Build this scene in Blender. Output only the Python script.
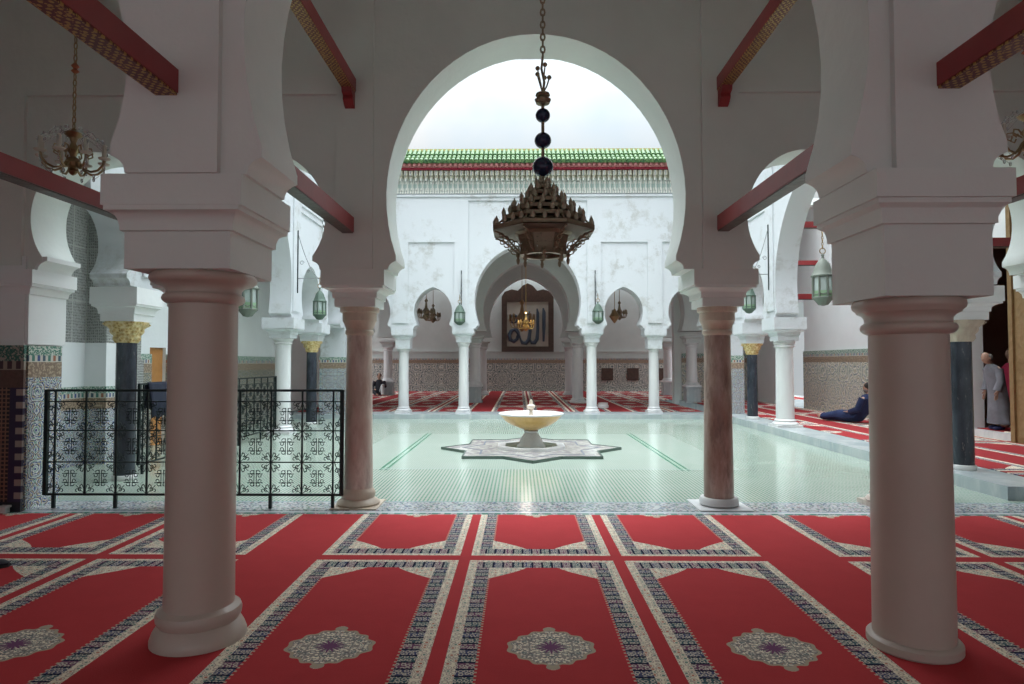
import bpy, bmesh, math, random
from math import sin, cos, pi, sqrt, radians as R
from mathutils import Vector, Matrix
random.seed(7)
for o in list(bpy.data.objects): bpy.data.objects.remove(o, do_unlink=True)
SC = bpy.context.scene
C = SC.collection

# ------------------------------------------------------------------ camera
cam = bpy.data.cameras.new('camera'); camo = bpy.data.objects.new('camera', cam); C.objects.link(camo)
cam.sensor_width = 36.0; cam.lens = 22.5; cam.clip_start = 0.05; cam.clip_end = 300
camo.location = (0, 0, 1.5)
camo.rotation_euler = (pi/2 + math.atan(21/640), 0, math.atan(7.5/640))
SC.camera = camo
SC.view_settings.view_transform = 'Standard'; SC.view_settings.look = 'None'
SC.view_settings.gamma = 1.0; SC.view_settings.use_curve_mapping = False
SC.view_settings.exposure = 0.5

# ------------------------------------------------------------------ node helper
class G:
    def __init__(s, name, nt=None):
        if nt is None:
            s.m = bpy.data.materials.new(name); s.m.use_nodes = True; nt = s.m.node_tree
        s.nt = nt; s.nt.nodes.clear()
    def new(s, t, **k):
        n = s.nt.nodes.new(t)
        for a, b in k.items(): setattr(n, a, b)
        return n
    def put(s, sock, v):
        if v is None: return
        if isinstance(v, bpy.types.NodeSocket): s.nt.links.new(v, sock)
        elif isinstance(v, (tuple, list)):
            sock.default_value = tuple(v) + ((1.0,) if len(v) == 3 and sock.type == 'RGBA' else ())
        else: sock.default_value = v
    def M(s, op, a, b=None, c=None):
        n = s.new('ShaderNodeMath', operation=op)
        for i, v in enumerate((a, b, c)):
            if v is not None: s.put(n.inputs[i], v)
        return n.outputs[0]
    def add(s, a, b): return s.M('ADD', a, b)
    def sub(s, a, b): return s.M('SUBTRACT', a, b)
    def mul(s, a, b): return s.M('MULTIPLY', a, b)
    def gt(s, a, b): return s.M('GREATER_THAN', a, b)
    def lt(s, a, b): return s.M('LESS_THAN', a, b)
    def mx(s, a, b): return s.M('MAXIMUM', a, b)
    def mn(s, a, b): return s.M('MINIMUM', a, b)
    def mod(s, a, b): return s.M('FLOORED_MODULO', a, b)
    def ab(s, a): return s.M('ABSOLUTE', a)
    def fl(s, a): return s.M('FLOOR', a)
    def xyz(s):
        t = s.new('ShaderNodeTexCoord'); x = s.new('ShaderNodeSeparateXYZ')
        s.nt.links.new(t.outputs['Object'], x.inputs[0]); s.obj = t.outputs['Object']
        return x.outputs
    def comb(s, x, y, z=0.0):
        n = s.new('ShaderNodeCombineXYZ')
        for i, v in enumerate((x, y, z)): s.put(n.inputs[i], v)
        return n.outputs[0]
    def mix(s, f, a, b):
        n = s.new('ShaderNodeMix', data_type='RGBA')
        s.put(n.inputs[0], f); s.put(n.inputs[6], a); s.put(n.inputs[7], b)
        return n.outputs[2]
    def noise(s, scale, vec=None, detail=3, rough=.55):
        n = s.new('ShaderNodeTexNoise'); n.inputs['Scale'].default_value = scale
        n.inputs['Detail'].default_value = detail; n.inputs['Roughness'].default_value = rough
        if vec is None: vec = s.coord()
        s.nt.links.new(vec, n.inputs['Vector']); return n.outputs[0]
    def coord(s):
        if not hasattr(s, 'obj'): s.obj = s.new('ShaderNodeTexCoord').outputs['Object']
        return s.obj
    def vor(s, scale, vec=None, feature='F1', out='Distance', metric='EUCLIDEAN', rnd=1.0):
        n = s.new('ShaderNodeTexVoronoi', feature=feature)
        if feature == 'F1': n.distance = metric
        n.inputs['Scale'].default_value = scale; n.inputs['Randomness'].default_value = rnd
        s.nt.links.new(vec if vec is not None else s.coord(), n.inputs['Vector']); return n.outputs[out]
    def ramp(s, f, stops, interp='LINEAR'):
        n = s.new('ShaderNodeValToRGB'); cr = n.color_ramp; cr.interpolation = interp
        while len(cr.elements) < len(stops): cr.elements.new(0.5)
        for e, (p, c) in zip(cr.elements, stops):
            e.position = p; e.color = (c[0], c[1], c[2], 1) if isinstance(c, (tuple, list)) else (c, c, c, 1)
        s.put(n.inputs[0], f); return n.outputs[0]
    def bump(s, h, strength=.3, dist=.02):
        n = s.new('ShaderNodeBump'); n.inputs['Strength'].default_value = strength; n.inputs['Distance'].default_value = dist
        s.put(n.inputs['Height'], h); return n.outputs[0]
    def out(s, col, rough=.6, metal=0., spec=.5, bump=None, **k):
        p = s.new('ShaderNodeBsdfPrincipled'); o = s.new('ShaderNodeOutputMaterial')
        s.put(p.inputs['Base Color'], col); s.put(p.inputs['Roughness'], rough); s.put(p.inputs['Metallic'], metal)
        p.inputs['Specular IOR Level'].default_value = spec
        for a, b in k.items(): s.put(p.inputs[a.replace('_', ' ')], b)
        if bump is not None: s.nt.links.new(bump, p.inputs['Normal'])
        s.nt.links.new(p.outputs[0], o.inputs[0]); return s.m

# ------------------------------------------------------------------ world: overcast sky, brighter overhead than at the horizon
w = bpy.data.worlds.new('overcast_sky'); SC.world = w; w.use_nodes = True
g = G('w', w.node_tree)
tc = g.new('ShaderNodeTexCoord'); sx = g.new('ShaderNodeSeparateXYZ'); g.nt.links.new(tc.outputs['Generated'], sx.inputs[0])
up = g.mx(sx.outputs[2], 0.0)
cl = g.noise(2.2, tc.outputs['Generated'], 5, .55)
colr = g.ramp(cl, [(.36, (.70, .87, 1.0)), (.58, (.96, .99, 1.0))])
lum = g.add(g.mul(g.M('POWER', up, 2.7), 2.75), 0.17)
bg = g.new('ShaderNodeBackground'); wo = g.new('ShaderNodeOutputWorld')
g.nt.links.new(colr, bg.inputs[0])
WORLD = 2.2
g.nt.links.new(g.mul(lum, WORLD), bg.inputs[1]); g.nt.links.new(bg.outputs[0], wo.inputs[0])

# ------------------------------------------------------------------ mesh helper
class B:
    def __init__(s): s.v = []; s.f = []; s.sm = []
    def add(s, vs, fs, smooth=False):
        o = len(s.v); s.v += [tuple(p) for p in vs]
        s.f += [tuple(i + o for i in f) for f in fs]; s.sm += [smooth]*len(fs)
    def box(s, x0, x1, y0, y1, z0, z1):
        s.add([(x0,y0,z0),(x1,y0,z0),(x1,y1,z0),(x0,y1,z0),(x0,y0,z1),(x1,y0,z1),(x1,y1,z1),(x0,y1,z1)],
              [(0,3,2,1),(4,5,6,7),(0,1,5,4),(1,2,6,5),(2,3,7,6),(3,0,4,7)]); return s
    def loft(s, rings, closed_ends=True, smooth=True):
        n = len(rings[0]); vs = [p for r in rings for p in r]; fs = []
        for i in range(len(rings)-1):
            for j in range(n):
                a = i*n+j; b = i*n+(j+1) % n
                fs.append((a, b, b+n, a+n))
        if closed_ends:
            fs.append(tuple(range(n))[::-1]); fs.append(tuple((len(rings)-1)*n + j for j in range(n)))
        s.add(vs, fs, smooth); return s
    def lathe(s, prof, n=32, c=(0,0,0), smooth=True, ph=0):
        s.loft([[(c[0]+max(r,1e-4)*cos(2*pi*j/n+ph), c[1]+max(r,1e-4)*sin(2*pi*j/n+ph), c[2]+z) for j in range(n)] for r, z in prof], True, smooth); return s
    def rects(s, prof, c=(0,0)):
        s.loft([[(c[0]-hx,c[1]-hy,z),(c[0]+hx,c[1]-hy,z),(c[0]+hx,c[1]+hy,z),(c[0]-hx,c[1]+hy,z)] for z, hx, hy in prof], True, False); return s
    def tube(s, pts, r, n=8, smooth=True):
        pts = [Vector(p) for p in pts]; rr = r if isinstance(r, (list, tuple)) else [r]*len(pts)
        rings = []; prev = None
        for i, p in enumerate(pts):
            d = (pts[min(i+1, len(pts)-1)] - pts[max(i-1, 0)])
            d = d.normalized() if d.length > 1e-9 else Vector((0,0,1))
            if prev is None:
                a = Vector((0,0,1)) if abs(d.z) < .9 else Vector((1,0,0)); u = d.cross(a).normalized()
            else:
                u = (prev - d*prev.dot(d)); u = u.normalized() if u.length > 1e-6 else d.orthogonal().normalized()
            prev = u; v = d.cross(u)
            rings.append([p + (u*cos(2*pi*j/n) + v*sin(2*pi*j/n))*rr[i] for j in range(n)])
        s.loft(rings, True, smooth); return s
    def sphere(s, c, r, n=16, m=10, sc=(1,1,1)):
        s.loft([[(c[0]+r*sc[0]*max(sin(pi*i/m),1e-3)*cos(2*pi*j/n), c[1]+r*sc[1]*max(sin(pi*i/m),1e-3)*sin(2*pi*j/n), c[2]-r*sc[2]*cos(pi*i/m)) for j in range(n)] for i in range(m+1)]); return s
    def prism(s, poly, axis, a, b, smooth_side=False):
        """poly in (u,z); axis 'X': u is x, extruded a..b in y; axis 'Y': u is y, extruded in x"""
        n = len(poly)
        if axis == 'X': vs = [(u, a, z) for u, z in poly] + [(u, b, z) for u, z in poly]
        elif axis == 'Y': vs = [(a, u, z) for u, z in poly] + [(b, u, z) for u, z in poly]
        else: vs = [(u, z, a) for u, z in poly] + [(u, z, b) for u, z in poly]
        s.add(vs, [tuple(range(n)), tuple(range(2*n-1, n-1, -1))])
        s.add(vs, [(i, (i+1) % n, (i+1) % n + n, i+n) for i in range(n)], smooth_side); return s
    def build(s, name, mat, parent=None, sharp=35, **tags):
        me = bpy.data.meshes.new(name); me.from_pydata(s.v, [], s.f); me.update()
        bm = bmesh.new(); bm.from_mesh(me); bmesh.ops.remove_doubles(bm, verts=bm.verts, dist=1e-5)
        bmesh.ops.recalc_face_normals(bm, faces=bm.faces); bm.to_mesh(me); bm.free()
        for p in me.polygons: p.use_smooth = True
        me.set_sharp_from_angle(angle=R(sharp))
        me.materials.append(mat)
        o = bpy.data.objects.new(name, me); C.objects.link(o)
        if parent is not None: o.parent = parent
        for k, v in tags.items(): o[k] = v
        return o

def empty(name, loc, label, cat, group=None, rz=0):
    o = bpy.data.objects.new(name, None); C.objects.link(o); o.location = loc; o.rotation_euler = (0,0,rz)
    o.empty_display_size = .1; o['label'] = label; o['category'] = cat; o['kind'] = 'thing'
    if group: o['group'] = group
    return o
def tag(o, label, cat, group=None, kind=None):
    o['label'] = label; o['category'] = cat
    if group: o['group'] = group
    o['kind'] = kind or 'thing'
    return o
def copy_tree(o, parent=None):
    c = o.copy(); C.objects.link(c); c.parent = parent
    for ch in list(o.children): copy_tree(ch, c)
    return c
def dup(o, loc, label, rz=None):
    c = copy_tree(o); c.location = loc; c['label'] = label
    if rz is not None: c.rotation_euler = (0,0,rz)
    return c
def struct(b, name, mat): return b.build(name, mat, kind='structure')

# ------------------------------------------------------------------ materials
def plain(name, col, rough=.5, metal=0., spec=.5, **k): return G(name).out(col, rough, metal, spec, **k)
def plaster(name, c1, c2, rough=.7, sc=1.2, bmp=.15):
    g = G(name); n = g.noise(sc, None, 6, .6); n2 = g.noise(9, None, 4, .6)
    col = g.mix(g.ramp(n, [(.35, 0.), (.7, 1.)]), c1, c2)
    return g.out(col, rough, bump=g.bump(g.add(n2, g.mul(n, 1.)), bmp, .03))
PL_IN = plaster('painted_plaster_interior', (.77,.81,.775), (.71,.75,.72), .6)
g = G('weathered_white_plaster'); n = g.noise(.9, None, 8, .7); n2 = g.noise(3.0, None, 6, .75)
st = g.mul(g.ramp(n, [(.48, 0.), (.60, 1.)]), g.ramp(n2, [(.47, 0.), (.58, 1.)]))
PL_OUT = g.out(g.mix(g.mul(st, .9), (.66,.68,.705), (.49,.49,.48)), .75, bump=g.bump(n2, .2, .03))
PL_WH = plaster('smooth_white_plaster', (.85,.86,.86), (.80,.81,.81), .6)
CEIL = plaster('ceiling_plaster', (.75,.78,.75), (.70,.73,.70), .8)
g = G('glossy_cream_paint'); n = g.noise(2.5, None, 5, .6); n2 = g.noise(30, None, 3)
PAINT = g.out(g.mix(n, (.62,.53,.46), (.52,.44,.38)), g.add(.26, g.mul(n2, .15)), bump=g.bump(n, .12, .02))

def marble(name, base, vein, dark, sc=3.0, rough=.28):
    g = G(name); co = g.coord(); x = g.new('ShaderNodeMapping'); x.inputs['Scale'].default_value = (1,1,.28)
    g.nt.links.new(co, x.inputs[0]); v = x.outputs[0]
    n = g.noise(sc*1.6, v, 8, .7); n2 = g.noise(sc*.9, v, 4, .6); n3 = g.noise(sc*5, v, 6, .75)
    c = g.mix(g.ramp(n2, [(.38, 0.), (.62, 1.)]), base, vein)
    c = g.mix(g.mul(g.ramp(n, [(.5, 0.), (.68, 1.)]), .7), c, dark)
    c = g.mix(g.mul(g.ramp(n3, [(.6, 0.), (.75, 1.)]), .35), c, (.75,.68,.62))
    return g.out(c, rough, bump=g.bump(n3, .08, .01))
M_ROSE = marble('rose_marble', (.48,.36,.30), (.66,.57,.50), (.32,.21,.17), 4.5)
M_RED = marble('dark_red_marble', (.30,.19,.15), (.52,.42,.36), (.13,.075,.06), 5.5)
M_WHITE = marble('white_marble', (.74,.74,.73), (.66,.66,.66), (.52,.53,.55), 2.2, .3)
M_CREAM = marble('cream_marble', (.66,.45,.18), (.58,.37,.13), (.48,.28,.08), 6, .3)
M_SAND = marble('sandy_marble', (.62,.53,.42), (.56,.46,.36), (.44,.34,.27), 4, .4)
M_BLACK = marble('black_marble', (.025,.03,.04), (.05,.06,.08), (.012,.014,.02), 5, .2)
M_GREY = marble('grey_marble_curb', (.45,.50,.50), (.36,.42,.44), (.60,.62,.60), 2.0, .25)
g = G('gilded_carving'); n = g.vor(26); n2 = g.noise(20, None, 4)
GOLDCAP = g.out(g.ramp(n, [(.0, (.25,.13,.03)), (.35, (.62,.42,.16)), (.8, (.80,.66,.38))]), .45, 0.25, bump=g.bump(n2, .8, .03))
GREYIRON = plain('grey_iron', (.30,.31,.32), .5, .4)
IRON = plain('black_wrought_iron', (.02,.03,.03), .45, .6)
g = G('aged_bronze'); n = g.noise(18, None, 4)
BRONZE = g.out(g.mix(n, (.20,.155,.10), (.36,.29,.19)), .45, .45)
BRASS = plain('polished_brass', (.72,.50,.20), .28, .95)
BRASSD = plain('dull_brass', (.34,.24,.13), .38, .9)
BLUEGLASS = plain('dark_blue_glass_ball', (.02,.03,.07), .12, .2)
CRYSTAL = G('clear_crystal').out((.95,.97,.97), .05, 0, .5, Transmission_Weight=.85, IOR=1.45)
CUPG = G('smoky_lamp_glass').out((.40,.34,.24), .3, .15, .6)
GREENG = G('lantern_green_glass').out((.45,.68,.42), .1, 0, .5, Transmission_Weight=.5)
CLEARG = G('lantern_clear_glass').out((.70,.80,.76), .08, 0, .5, Transmission_Weight=.6)
PATINA = plain('green_patina_metal', (.085,.13,.10), .55, .2)
SILVER = plain('weathered_silver_metal', (.17,.19,.16), .55, .2)
g = G('dark_red_painted_wood'); n = g.noise(6, None, 5)
REDW = g.out(g.mix(n, (.34,.032,.034), (.22,.020,.024)), .38, bump=g.bump(n, .1, .01))
g = G('gilded_painted_underside'); xs = g.xyz(); n = g.vor(62); k = g.M('SINE', g.mul(xs[1], 130)); k2 = g.M('SINE', g.mul(xs[0], 150))
GILT = g.out(g.mix(g.mx(g.lt(n, .33), g.gt(g.mul(k, k2), .35)), (.13,.025,.02), (.48,.30,.08)), .4, .2)
g = G('carved_brown_wood'); xs = g.xyz(); n = g.noise(12, None, 6, .7); v = g.vor(9)
WOOD = g.out(g.mix(n, (.22,.13,.055), (.33,.21,.09)), .5, bump=g.bump(v, .5, .03))
DWOOD = plaster('dark_walnut_wood', (.055,.03,.022), (.09,.05,.035), .4, 9)
OWOOD = plaster('orange_varnished_wood', (.52,.24,.07), (.42,.18,.05), .4, 6)

# prayer carpet -------------------------------------------------------------
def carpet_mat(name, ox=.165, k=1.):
    g = G(name); X, Y, Z = g.xyz()
    xx = g.sub(g.mod(g.sub(X, ox-2.005), 4.01), 2.005)
    t = g.mx(g.mn(g.M('ROUND', g.mul(xx, 1/1.165)), 1.), -1.)
    du = g.sub(xx, g.mul(t, 1.165)); au = g.ab(du)
    dv = g.sub(g.mod(g.sub(Y, 3.42-1.54), 3.08), 1.54); av = g.ab(dv)
    red_out = g.mx(g.gt(au, .54), g.gt(av, 1.48))
    cream = g.mx(g.gt(au, .478), g.gt(av, 1.435))
    navy = g.mx(g.gt(au, .385), g.gt(av, 1.305))
    sp = g.mul(g.mx(g.sub(1., g.mul(g.sub(.385, au), 1/.27)), 0.), .24)
    spw = g.M('POWER', g.mul(sp, 1/.24), .8)
    spandrel = g.gt(av, g.sub(1.305, g.mul(spw, .24)))
    fringe = g.mul(g.gt(au, .372), g.lt(g.mod(Y, .036), .014))
    # textures
    n = g.noise(5, None, 5, .6); nf = g.noise(140, None, 2)
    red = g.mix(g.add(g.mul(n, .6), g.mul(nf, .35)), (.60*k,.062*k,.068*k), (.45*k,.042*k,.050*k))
    # arabesque inside cream
    cell = g.vor(28, None, 'F1', 'Distance', 'EUCLIDEAN', .55)
    orn = g.mul(g.gt(cell, .38), g.lt(cell, .52)); dot = g.lt(cell, .24)
    creamc = g.mix(orn, (.92,.84,.68), (.56,.46,.38))
    fcol = g.new('ShaderNodeSeparateColor'); g.nt.links.new(g.vor(28, None, 'F1', 'Color', 'EUCLIDEAN', .55), fcol.inputs[0])
    creamc = g.mix(dot, creamc, g.mix(g.gt(fcol.outputs[0], .5), (.55,.20,.13), (.18,.30,.24)))
    # navy band with little blocks
    horiz = g.gt(av, 1.305)
    along = g.add(g.mul(Y, g.sub(1., horiz)), g.mul(du, horiz))
    bl = g.M('FRACT', g.mul(along, 1/.072)); bi = g.mod(g.fl(g.mul(along, 1/.072)), 3.)
    line = g.mx(g.lt(bl, .13), g.gt(bl, .93))
    c1 = g.vor(34, None, 'F1', 'Distance', 'EUCLIDEAN', .45)
    orn2 = g.mul(g.gt(c1, .26), g.lt(c1, .46))
    bc = g.ramp(g.mul(bi, .34), [(0., (.07,.13,.15)), (.33, (.08,.09,.18)), (.66, (.20,.08,.15))], 'CONSTANT')
    navyc = g.mix(orn2, bc, (.62,.57,.48)); navyc = g.mix(line, navyc, (.012,.014,.045))
    cross = g.mul(g.lt(g.ab(g.sub(au, .432)), .006), g.sub(1., horiz)); navyc = g.mix(g.mul(cross, .0), navyc, (.5,.45,.36))
    # medallion
    e = g.add(g.M('POWER', g.mul(au, 1/.235), 1.55), g.M('POWER', g.mul(av, 1/.215), 1.55))
    ang = g.M('ARCTAN2', dv, du)
    e = g.add(e, g.mul(g.M('COSINE', g.mul(ang, 14.)), .07))
    fin = g.lt(g.add(g.M('POWER', g.mul(du, 1/.035), 2.), g.M('POWER', g.mul(g.sub(av, .222), 1/.03), 2.)), 1.)
    med = g.mx(g.lt(e, 1.), fin)
    sy = g.comb(au, av, 0.)
    mv = g.vor(34, sy, 'F1', 'Distance', 'EUCLIDEAN', .9); mv2 = g.vor(60, sy, 'F1', 'Distance', 'EUCLIDEAN', .7)
    medc = g.mix(g.mul(g.gt(mv, .34), g.lt(mv, .48)), (.92,.84,.68), (.20,.24,.24))
    medc = g.mix(g.mul(g.gt(mv2, .52), .8), medc, (.22,.20,.20))
    medc = g.mix(g.mul(g.gt(e, .86), g.lt(e, 1.2)), medc, (.50,.42,.31))
    medc = g.mix(g.lt(mv, .13), medc, (.50,.20,.16))
    medc = g.mix(g.lt(e, .13), medc, (.20,.08,.17))
    c = g.mix(med, red, medc)
    c = g.mix(fringe, c, (.60,.50,.37))
    c = g.mix(spandrel, c, creamc)
    c = g.mix(navy, c, navyc); c = g.mix(cream, c, creamc); c = g.mix(red_out, c, red)
    return g.out(c, .95, spec=.15, bump=g.bump(nf, .3, .006))
CARPET = carpet_mat('red_prayer_carpet')
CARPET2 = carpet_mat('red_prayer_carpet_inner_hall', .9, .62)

# court paving ---------------------------------------------------------------
g = G('green_white_court_zellige'); X, Y, Z = g.xyz()
gx = g.M('FRACT', g.mul(X, 1/.044)); gy = g.M('FRACT', g.mul(Y, 1/.088))
n = g.noise(1.3, None, 4); n2 = g.noise(45, None, 3)
stripe = g.lt(gx, .42); tilecut = g.gt(gy, .12)
inner = g.mul(g.lt(g.ab(g.sub(X, .2)), 2.9), g.mul(g.gt(Y, 9.15), g.lt(Y, 13.6)))
grn = g.mix(n2, (.10,.27,.18), (.20,.36,.26))
wht = g.mix(n2, (.44,.48,.42), (.52,.55,.48))
base = g.mix(g.mul(stripe, tilecut), wht, grn)
c1 = g.vor(30, None, 'F1', 'Distance', 'CHEBYCHEV', .0)
inn = g.mix(g.lt(c1, .26), (.38,.47,.40), (.48,.55,.47))
base = g.mix(inner, base, inn)
dl = g.mul(g.lt(g.ab(g.sub(g.ab(g.sub(X, .2)), 2.12)), .06), g.gt(g.ab(g.sub(g.ab(g.sub(X, .2)), 2.12)), .02))
dl = g.mul(dl, g.mul(g.gt(Y, 9.0), g.lt(Y, 13.7)))
base = g.mix(dl, base, (.08,.30,.18))
hl = g.lt(g.ab(g.sub(Y, 9.12)), .02); base = g.mix(g.mul(hl, g.lt(g.ab(g.sub(X,.2)), 2.9)), base, (.45,.55,.5))
# front border strip of small mosaic
band = g.lt(Y, 6.98); v = g.vor(48, None, 'F1', 'Color'); sv = g.new('ShaderNodeSeparateColor'); g.nt.links.new(v, sv.inputs[0])
mos = g.ramp(sv.outputs[0], [(0., (.50,.51,.53)), (.25, (.16,.20,.28)), (.42, (.56,.57,.56)), (.60, (.32,.24,.27)), (.72, (.46,.50,.48)), (.86, (.14,.24,.19))], 'CONSTANT')
base = g.mix(band, base, mos)
base = g.mix(g.mul(g.gt(Y, 6.455), g.lt(Y, 6.51)), base, (.66,.70,.73))
base = g.mix(g.mul(g.gt(Y, 6.51), g.lt(Y, 6.525)), base, (.10,.20,.26))
base = g.mix(g.mul(g.lt(Y, 6.455), g.lt(g.M('FRACT', g.mul(X, 8.)), .5)), base, (.12,.28,.22))
base = g.mix(g.mul(g.gt(Y, 6.95), g.lt(Y, 6.985)), base, (.30,.42,.42))
base = g.mix(g.mul(g.ramp(n, [(.45, 0.), (.75, 1.)]), .25), base, (.50,.56,.50))
COURT = g.out(base, g.add(.10, g.mul(n2, .10)), spec=.6, bump=g.bump(n, .05, .01))

def zellige(name, pal, pitch=.62, z0=0., top=1.66, bright=1., fr=True, h_is=None, rough=.28, rf=9., fs=30.):
    """wall mosaic: rosettes below, a painted band and a stepped fringe at the top"""
    g = G(name); X, Y, Z = g.xyz(); h = g.add(X, Y) if h_is is None else (X if h_is == 'X' else Y)
    zz = g.sub(Z, z0)
    a = g.sub(g.mod(h, pitch), pitch/2); b = g.sub(g.mod(zz, pitch), pitch/2)
    r = g.M('SQRT', g.add(g.mul(a, a), g.mul(b, b))); th = g.M('ARCTAN2', b, a)
    w_ = g.M('FRACT', g.add(g.mul(r, rf), g.mul(g.M('COSINE', g.mul(th, 8.)), .28)))
    star = g.M('FRACT', g.add(w_, g.mul(g.gt(g.M('COSINE', g.mul(th, 16.)), .1), .37)))
    fine = g.vor(fs, g.comb(h, zz, 0.), 'F1', 'Color', 'CHEBYCHEV', .5); sv = g.new('ShaderNodeSeparateColor'); g.nt.links.new(fine, sv.inputs[0])
    mixv = g.M('FRACT', g.add(g.mul(star, .9), g.mul(sv.outputs[0], .14)))
    c = g.ramp(mixv, [(i/len(pal), p) for i, p in enumerate(pal)], 'CONSTANT')
    if fr:
        t1 = top-.10; t2 = top-.17; t3 = top - .33
        sc_ = g.noise(28, g.comb(h, g.mul(zz, 1.4), 0.), 3, .6)
        scroll = g.mix(g.mul(g.gt(sc_, .48), g.lt(sc_, .60)), (.62*bright,.64*bright,.58*bright), (.05,.20,.14))
        c = g.mix(g.gt(zz, t3), c, g.mix(g.ramp(g.noise(34, g.comb(h, zz, 0.), 2), [(.42,0.),(.5,1.)]), (.46*bright,.36*bright,.26*bright), (.24*bright,.17*bright,.12*bright)))
        fx = g.ab(g.sub(g.M('FRACT', g.mul(h, 1/.075)), .5)); tooth = g.gt(g.mul(fx, .14), g.sub(t1, zz))
        idx = g.M('FRACT', g.mul(g.fl(g.mul(h, 1/.075)), .37))
        tc_ = g.ramp(idx, [(0., (.05,.10,.14)), (.3, (.06,.20,.16)), (.55, (.04,.08,.24)), (.8, (.35,.14,.08))], 'CONSTANT')
        c = g.mix(g.gt(zz, t2), c, (.60*bright,.58*bright,.52*bright))
        c = g.mix(g.mul(g.gt(zz, t2+.01), g.lt(fx, .26)), c, tc_)
        c = g.mix(g.gt(zz, t1), c, scroll)
    return g.out(c, rough)
P_GREY = [(.30,.28,.22), (.06,.08,.08), (.40,.37,.30), (.12,.15,.12), (.24,.17,.10), (.45,.42,.34), (.08,.11,.14), (.30,.28,.24)]
P_BLUE = [(.66,.68,.68), (.03,.05,.20), (.70,.70,.66), (.07,.12,.30), (.56,.46,.26), (.04,.05,.12), (.68,.69,.68), (.14,.32,.24)]
P_WARM = [(.66,.63,.54), (.20,.25,.24), (.72,.69,.61), (.42,.38,.28), (.62,.60,.52), (.24,.29,.32), (.70,.66,.58), (.36,.42,.32)]
Z_GREY = zellige('grey_green_zellige', P_GREY, .62, .15)
Z_HALL = zellige('dark_hall_zellige', [(.50,.50,.46), (.10,.13,.13), (.56,.55,.50), (.22,.26,.24), (.44,.42,.36), (.60,.60,.55), (.13,.17,.18), (.46,.46,.42)], 1.2, .12, 1.7, rf=2.6, fs=9.)
Z_BLUE = zellige('blue_white_zellige', P_BLUE, .40, 0., 1.68)
Z_WARM = zellige('warm_rosette_zellige', P_WARM, .85, .15)
# brown lattice panel of the left pier front, shade painted into its darker bands
g = G('brown_lattice_zellige'); X, Y, Z = g.xyz()
a = g.M('FRACT', g.mul(X, 1/.042)); b = g.M('FRACT', g.mul(Z, 1/.042))
lat = g.mx(g.lt(a, .35), g.lt(b, .35))
c = g.mix(lat, (.018,.014,.02), (.24,.13,.09))
e1 = g.gt(X, -5.165); c = g.mix(e1, c, (.03,.02,.06))
blk = g.mul(g.gt(X, -5.10), g.lt(g.M('FRACT', g.mul(Z, 1/.13)), .5)); c = g.mix(blk, c, (.34,.28,.25))
sc_ = g.noise(25, None, 3); scroll = g.mix(g.mul(g.gt(sc_, .47), g.lt(sc_, .60)), (.33,.31,.27), (.03,.13,.10))
c = g.mix(g.gt(Z, 1.25), c, g.mix(g.noise(30), (.06,.035,.03), (.16,.09,.07)))
fx = g.ab(g.sub(g.M('FRACT', g.mul(X, 1/.09)), .5))
c = g.mix(g.gt(Z, 1.43), c, (.30,.26,.21)); c = g.mix(g.mul(g.gt(Z, 1.44), g.lt(fx, .27)), c, (.06,.03,.04))
c = g.mix(g.gt(Z, 1.52), c, scroll); c = g.mix(g.lt(Z, .10), c, (.02,.02,.03))
Z_BROWN = g.out(c, .3)
g = G('carved_grey_stucco'); X, Y, Z = g.xyz(); h = g.add(X, Y)
v = g.vor(34, g.comb(h, g.mul(Z, .7), 0.), 'F1', 'Distance', 'EUCLIDEAN', .3)
pan = g.mx(g.lt(g.M('FRACT', g.mul(h, 1/.30)), .06), g.lt(g.M('FRACT', g.mul(Z, 1/.8)), .03))
STUCCO = g.out(g.mix(pan, g.ramp(v, [(.1, (.17,.17,.16)), (.45, (.42,.42,.40))]), (.50,.50,.47)), .8, bump=g.bump(v, .9, .03))
CREAMT = plaster('cream_wall_tiles', (.66,.62,.52), (.60,.56,.46), .35, 4)

# ------------------------------------------------------------------ floors, curbs
b = B(); b.box(-10, 11, -5, 6.36, -.2, -.012); struct(b, 'floor', plaster('stone_underfloor', (.35,.33,.3), (.3,.28,.25)))
b = B(); b.box(-8, 5.35, 6.36, 17.2, -.2, 0); b.box(5.35, 8.5, 6.36, 7.25, -.2, 0); struct(b, 'floor_court', COURT)
b = B(); b.box(5.9, 11.5, 7.25, 24, -.2, .135); struct(b, 'floor_gallery', M_GREY)
b = B(); b.box(-12, 5.34, 17.2, 33, -.2, .105); b.box(5.34,12,24,33,-.2,.105); struct(b, 'floor_hall', M_GREY)
# kerbs around the court
b = B(); b.rects([(0.0,0,0)]) if False else None
b.box(5.33, 5.98, 7.1, 17.16, .0, .15); b.box(5.98, 8.48, 7.1, 7.3, 0, .15); k = b.build('stone_kerb', M_GREY)
tag(k, 'grey marble kerb step running along the right side of the courtyard', 'kerb')
b = B(); b.box(-4.74, 5.26, 17.18, 18.25, .0, .12)
k = b.build('stone_kerb', M_GREY); tag(k, 'grey marble kerb step across the far side of the courtyard', 'kerb')
# carpets
b = B(); b.box(-8.9, 10.4, -4.9, 6.36, -.012, .006)
k = b.build('prayer_carpet', CARPET); tag(k, 'large red prayer carpet with navy and cream bands in the foreground portico', 'carpet')
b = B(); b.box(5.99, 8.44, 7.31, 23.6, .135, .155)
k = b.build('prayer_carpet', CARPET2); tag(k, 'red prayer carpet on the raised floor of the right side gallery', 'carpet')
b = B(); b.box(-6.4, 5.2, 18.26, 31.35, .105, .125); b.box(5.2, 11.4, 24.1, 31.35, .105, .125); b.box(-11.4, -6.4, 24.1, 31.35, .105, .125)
k = b.build('prayer_carpet', CARPET2); tag(k, 'red prayer carpet of the dim hall beyond the far arcade', 'carpet')

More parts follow.
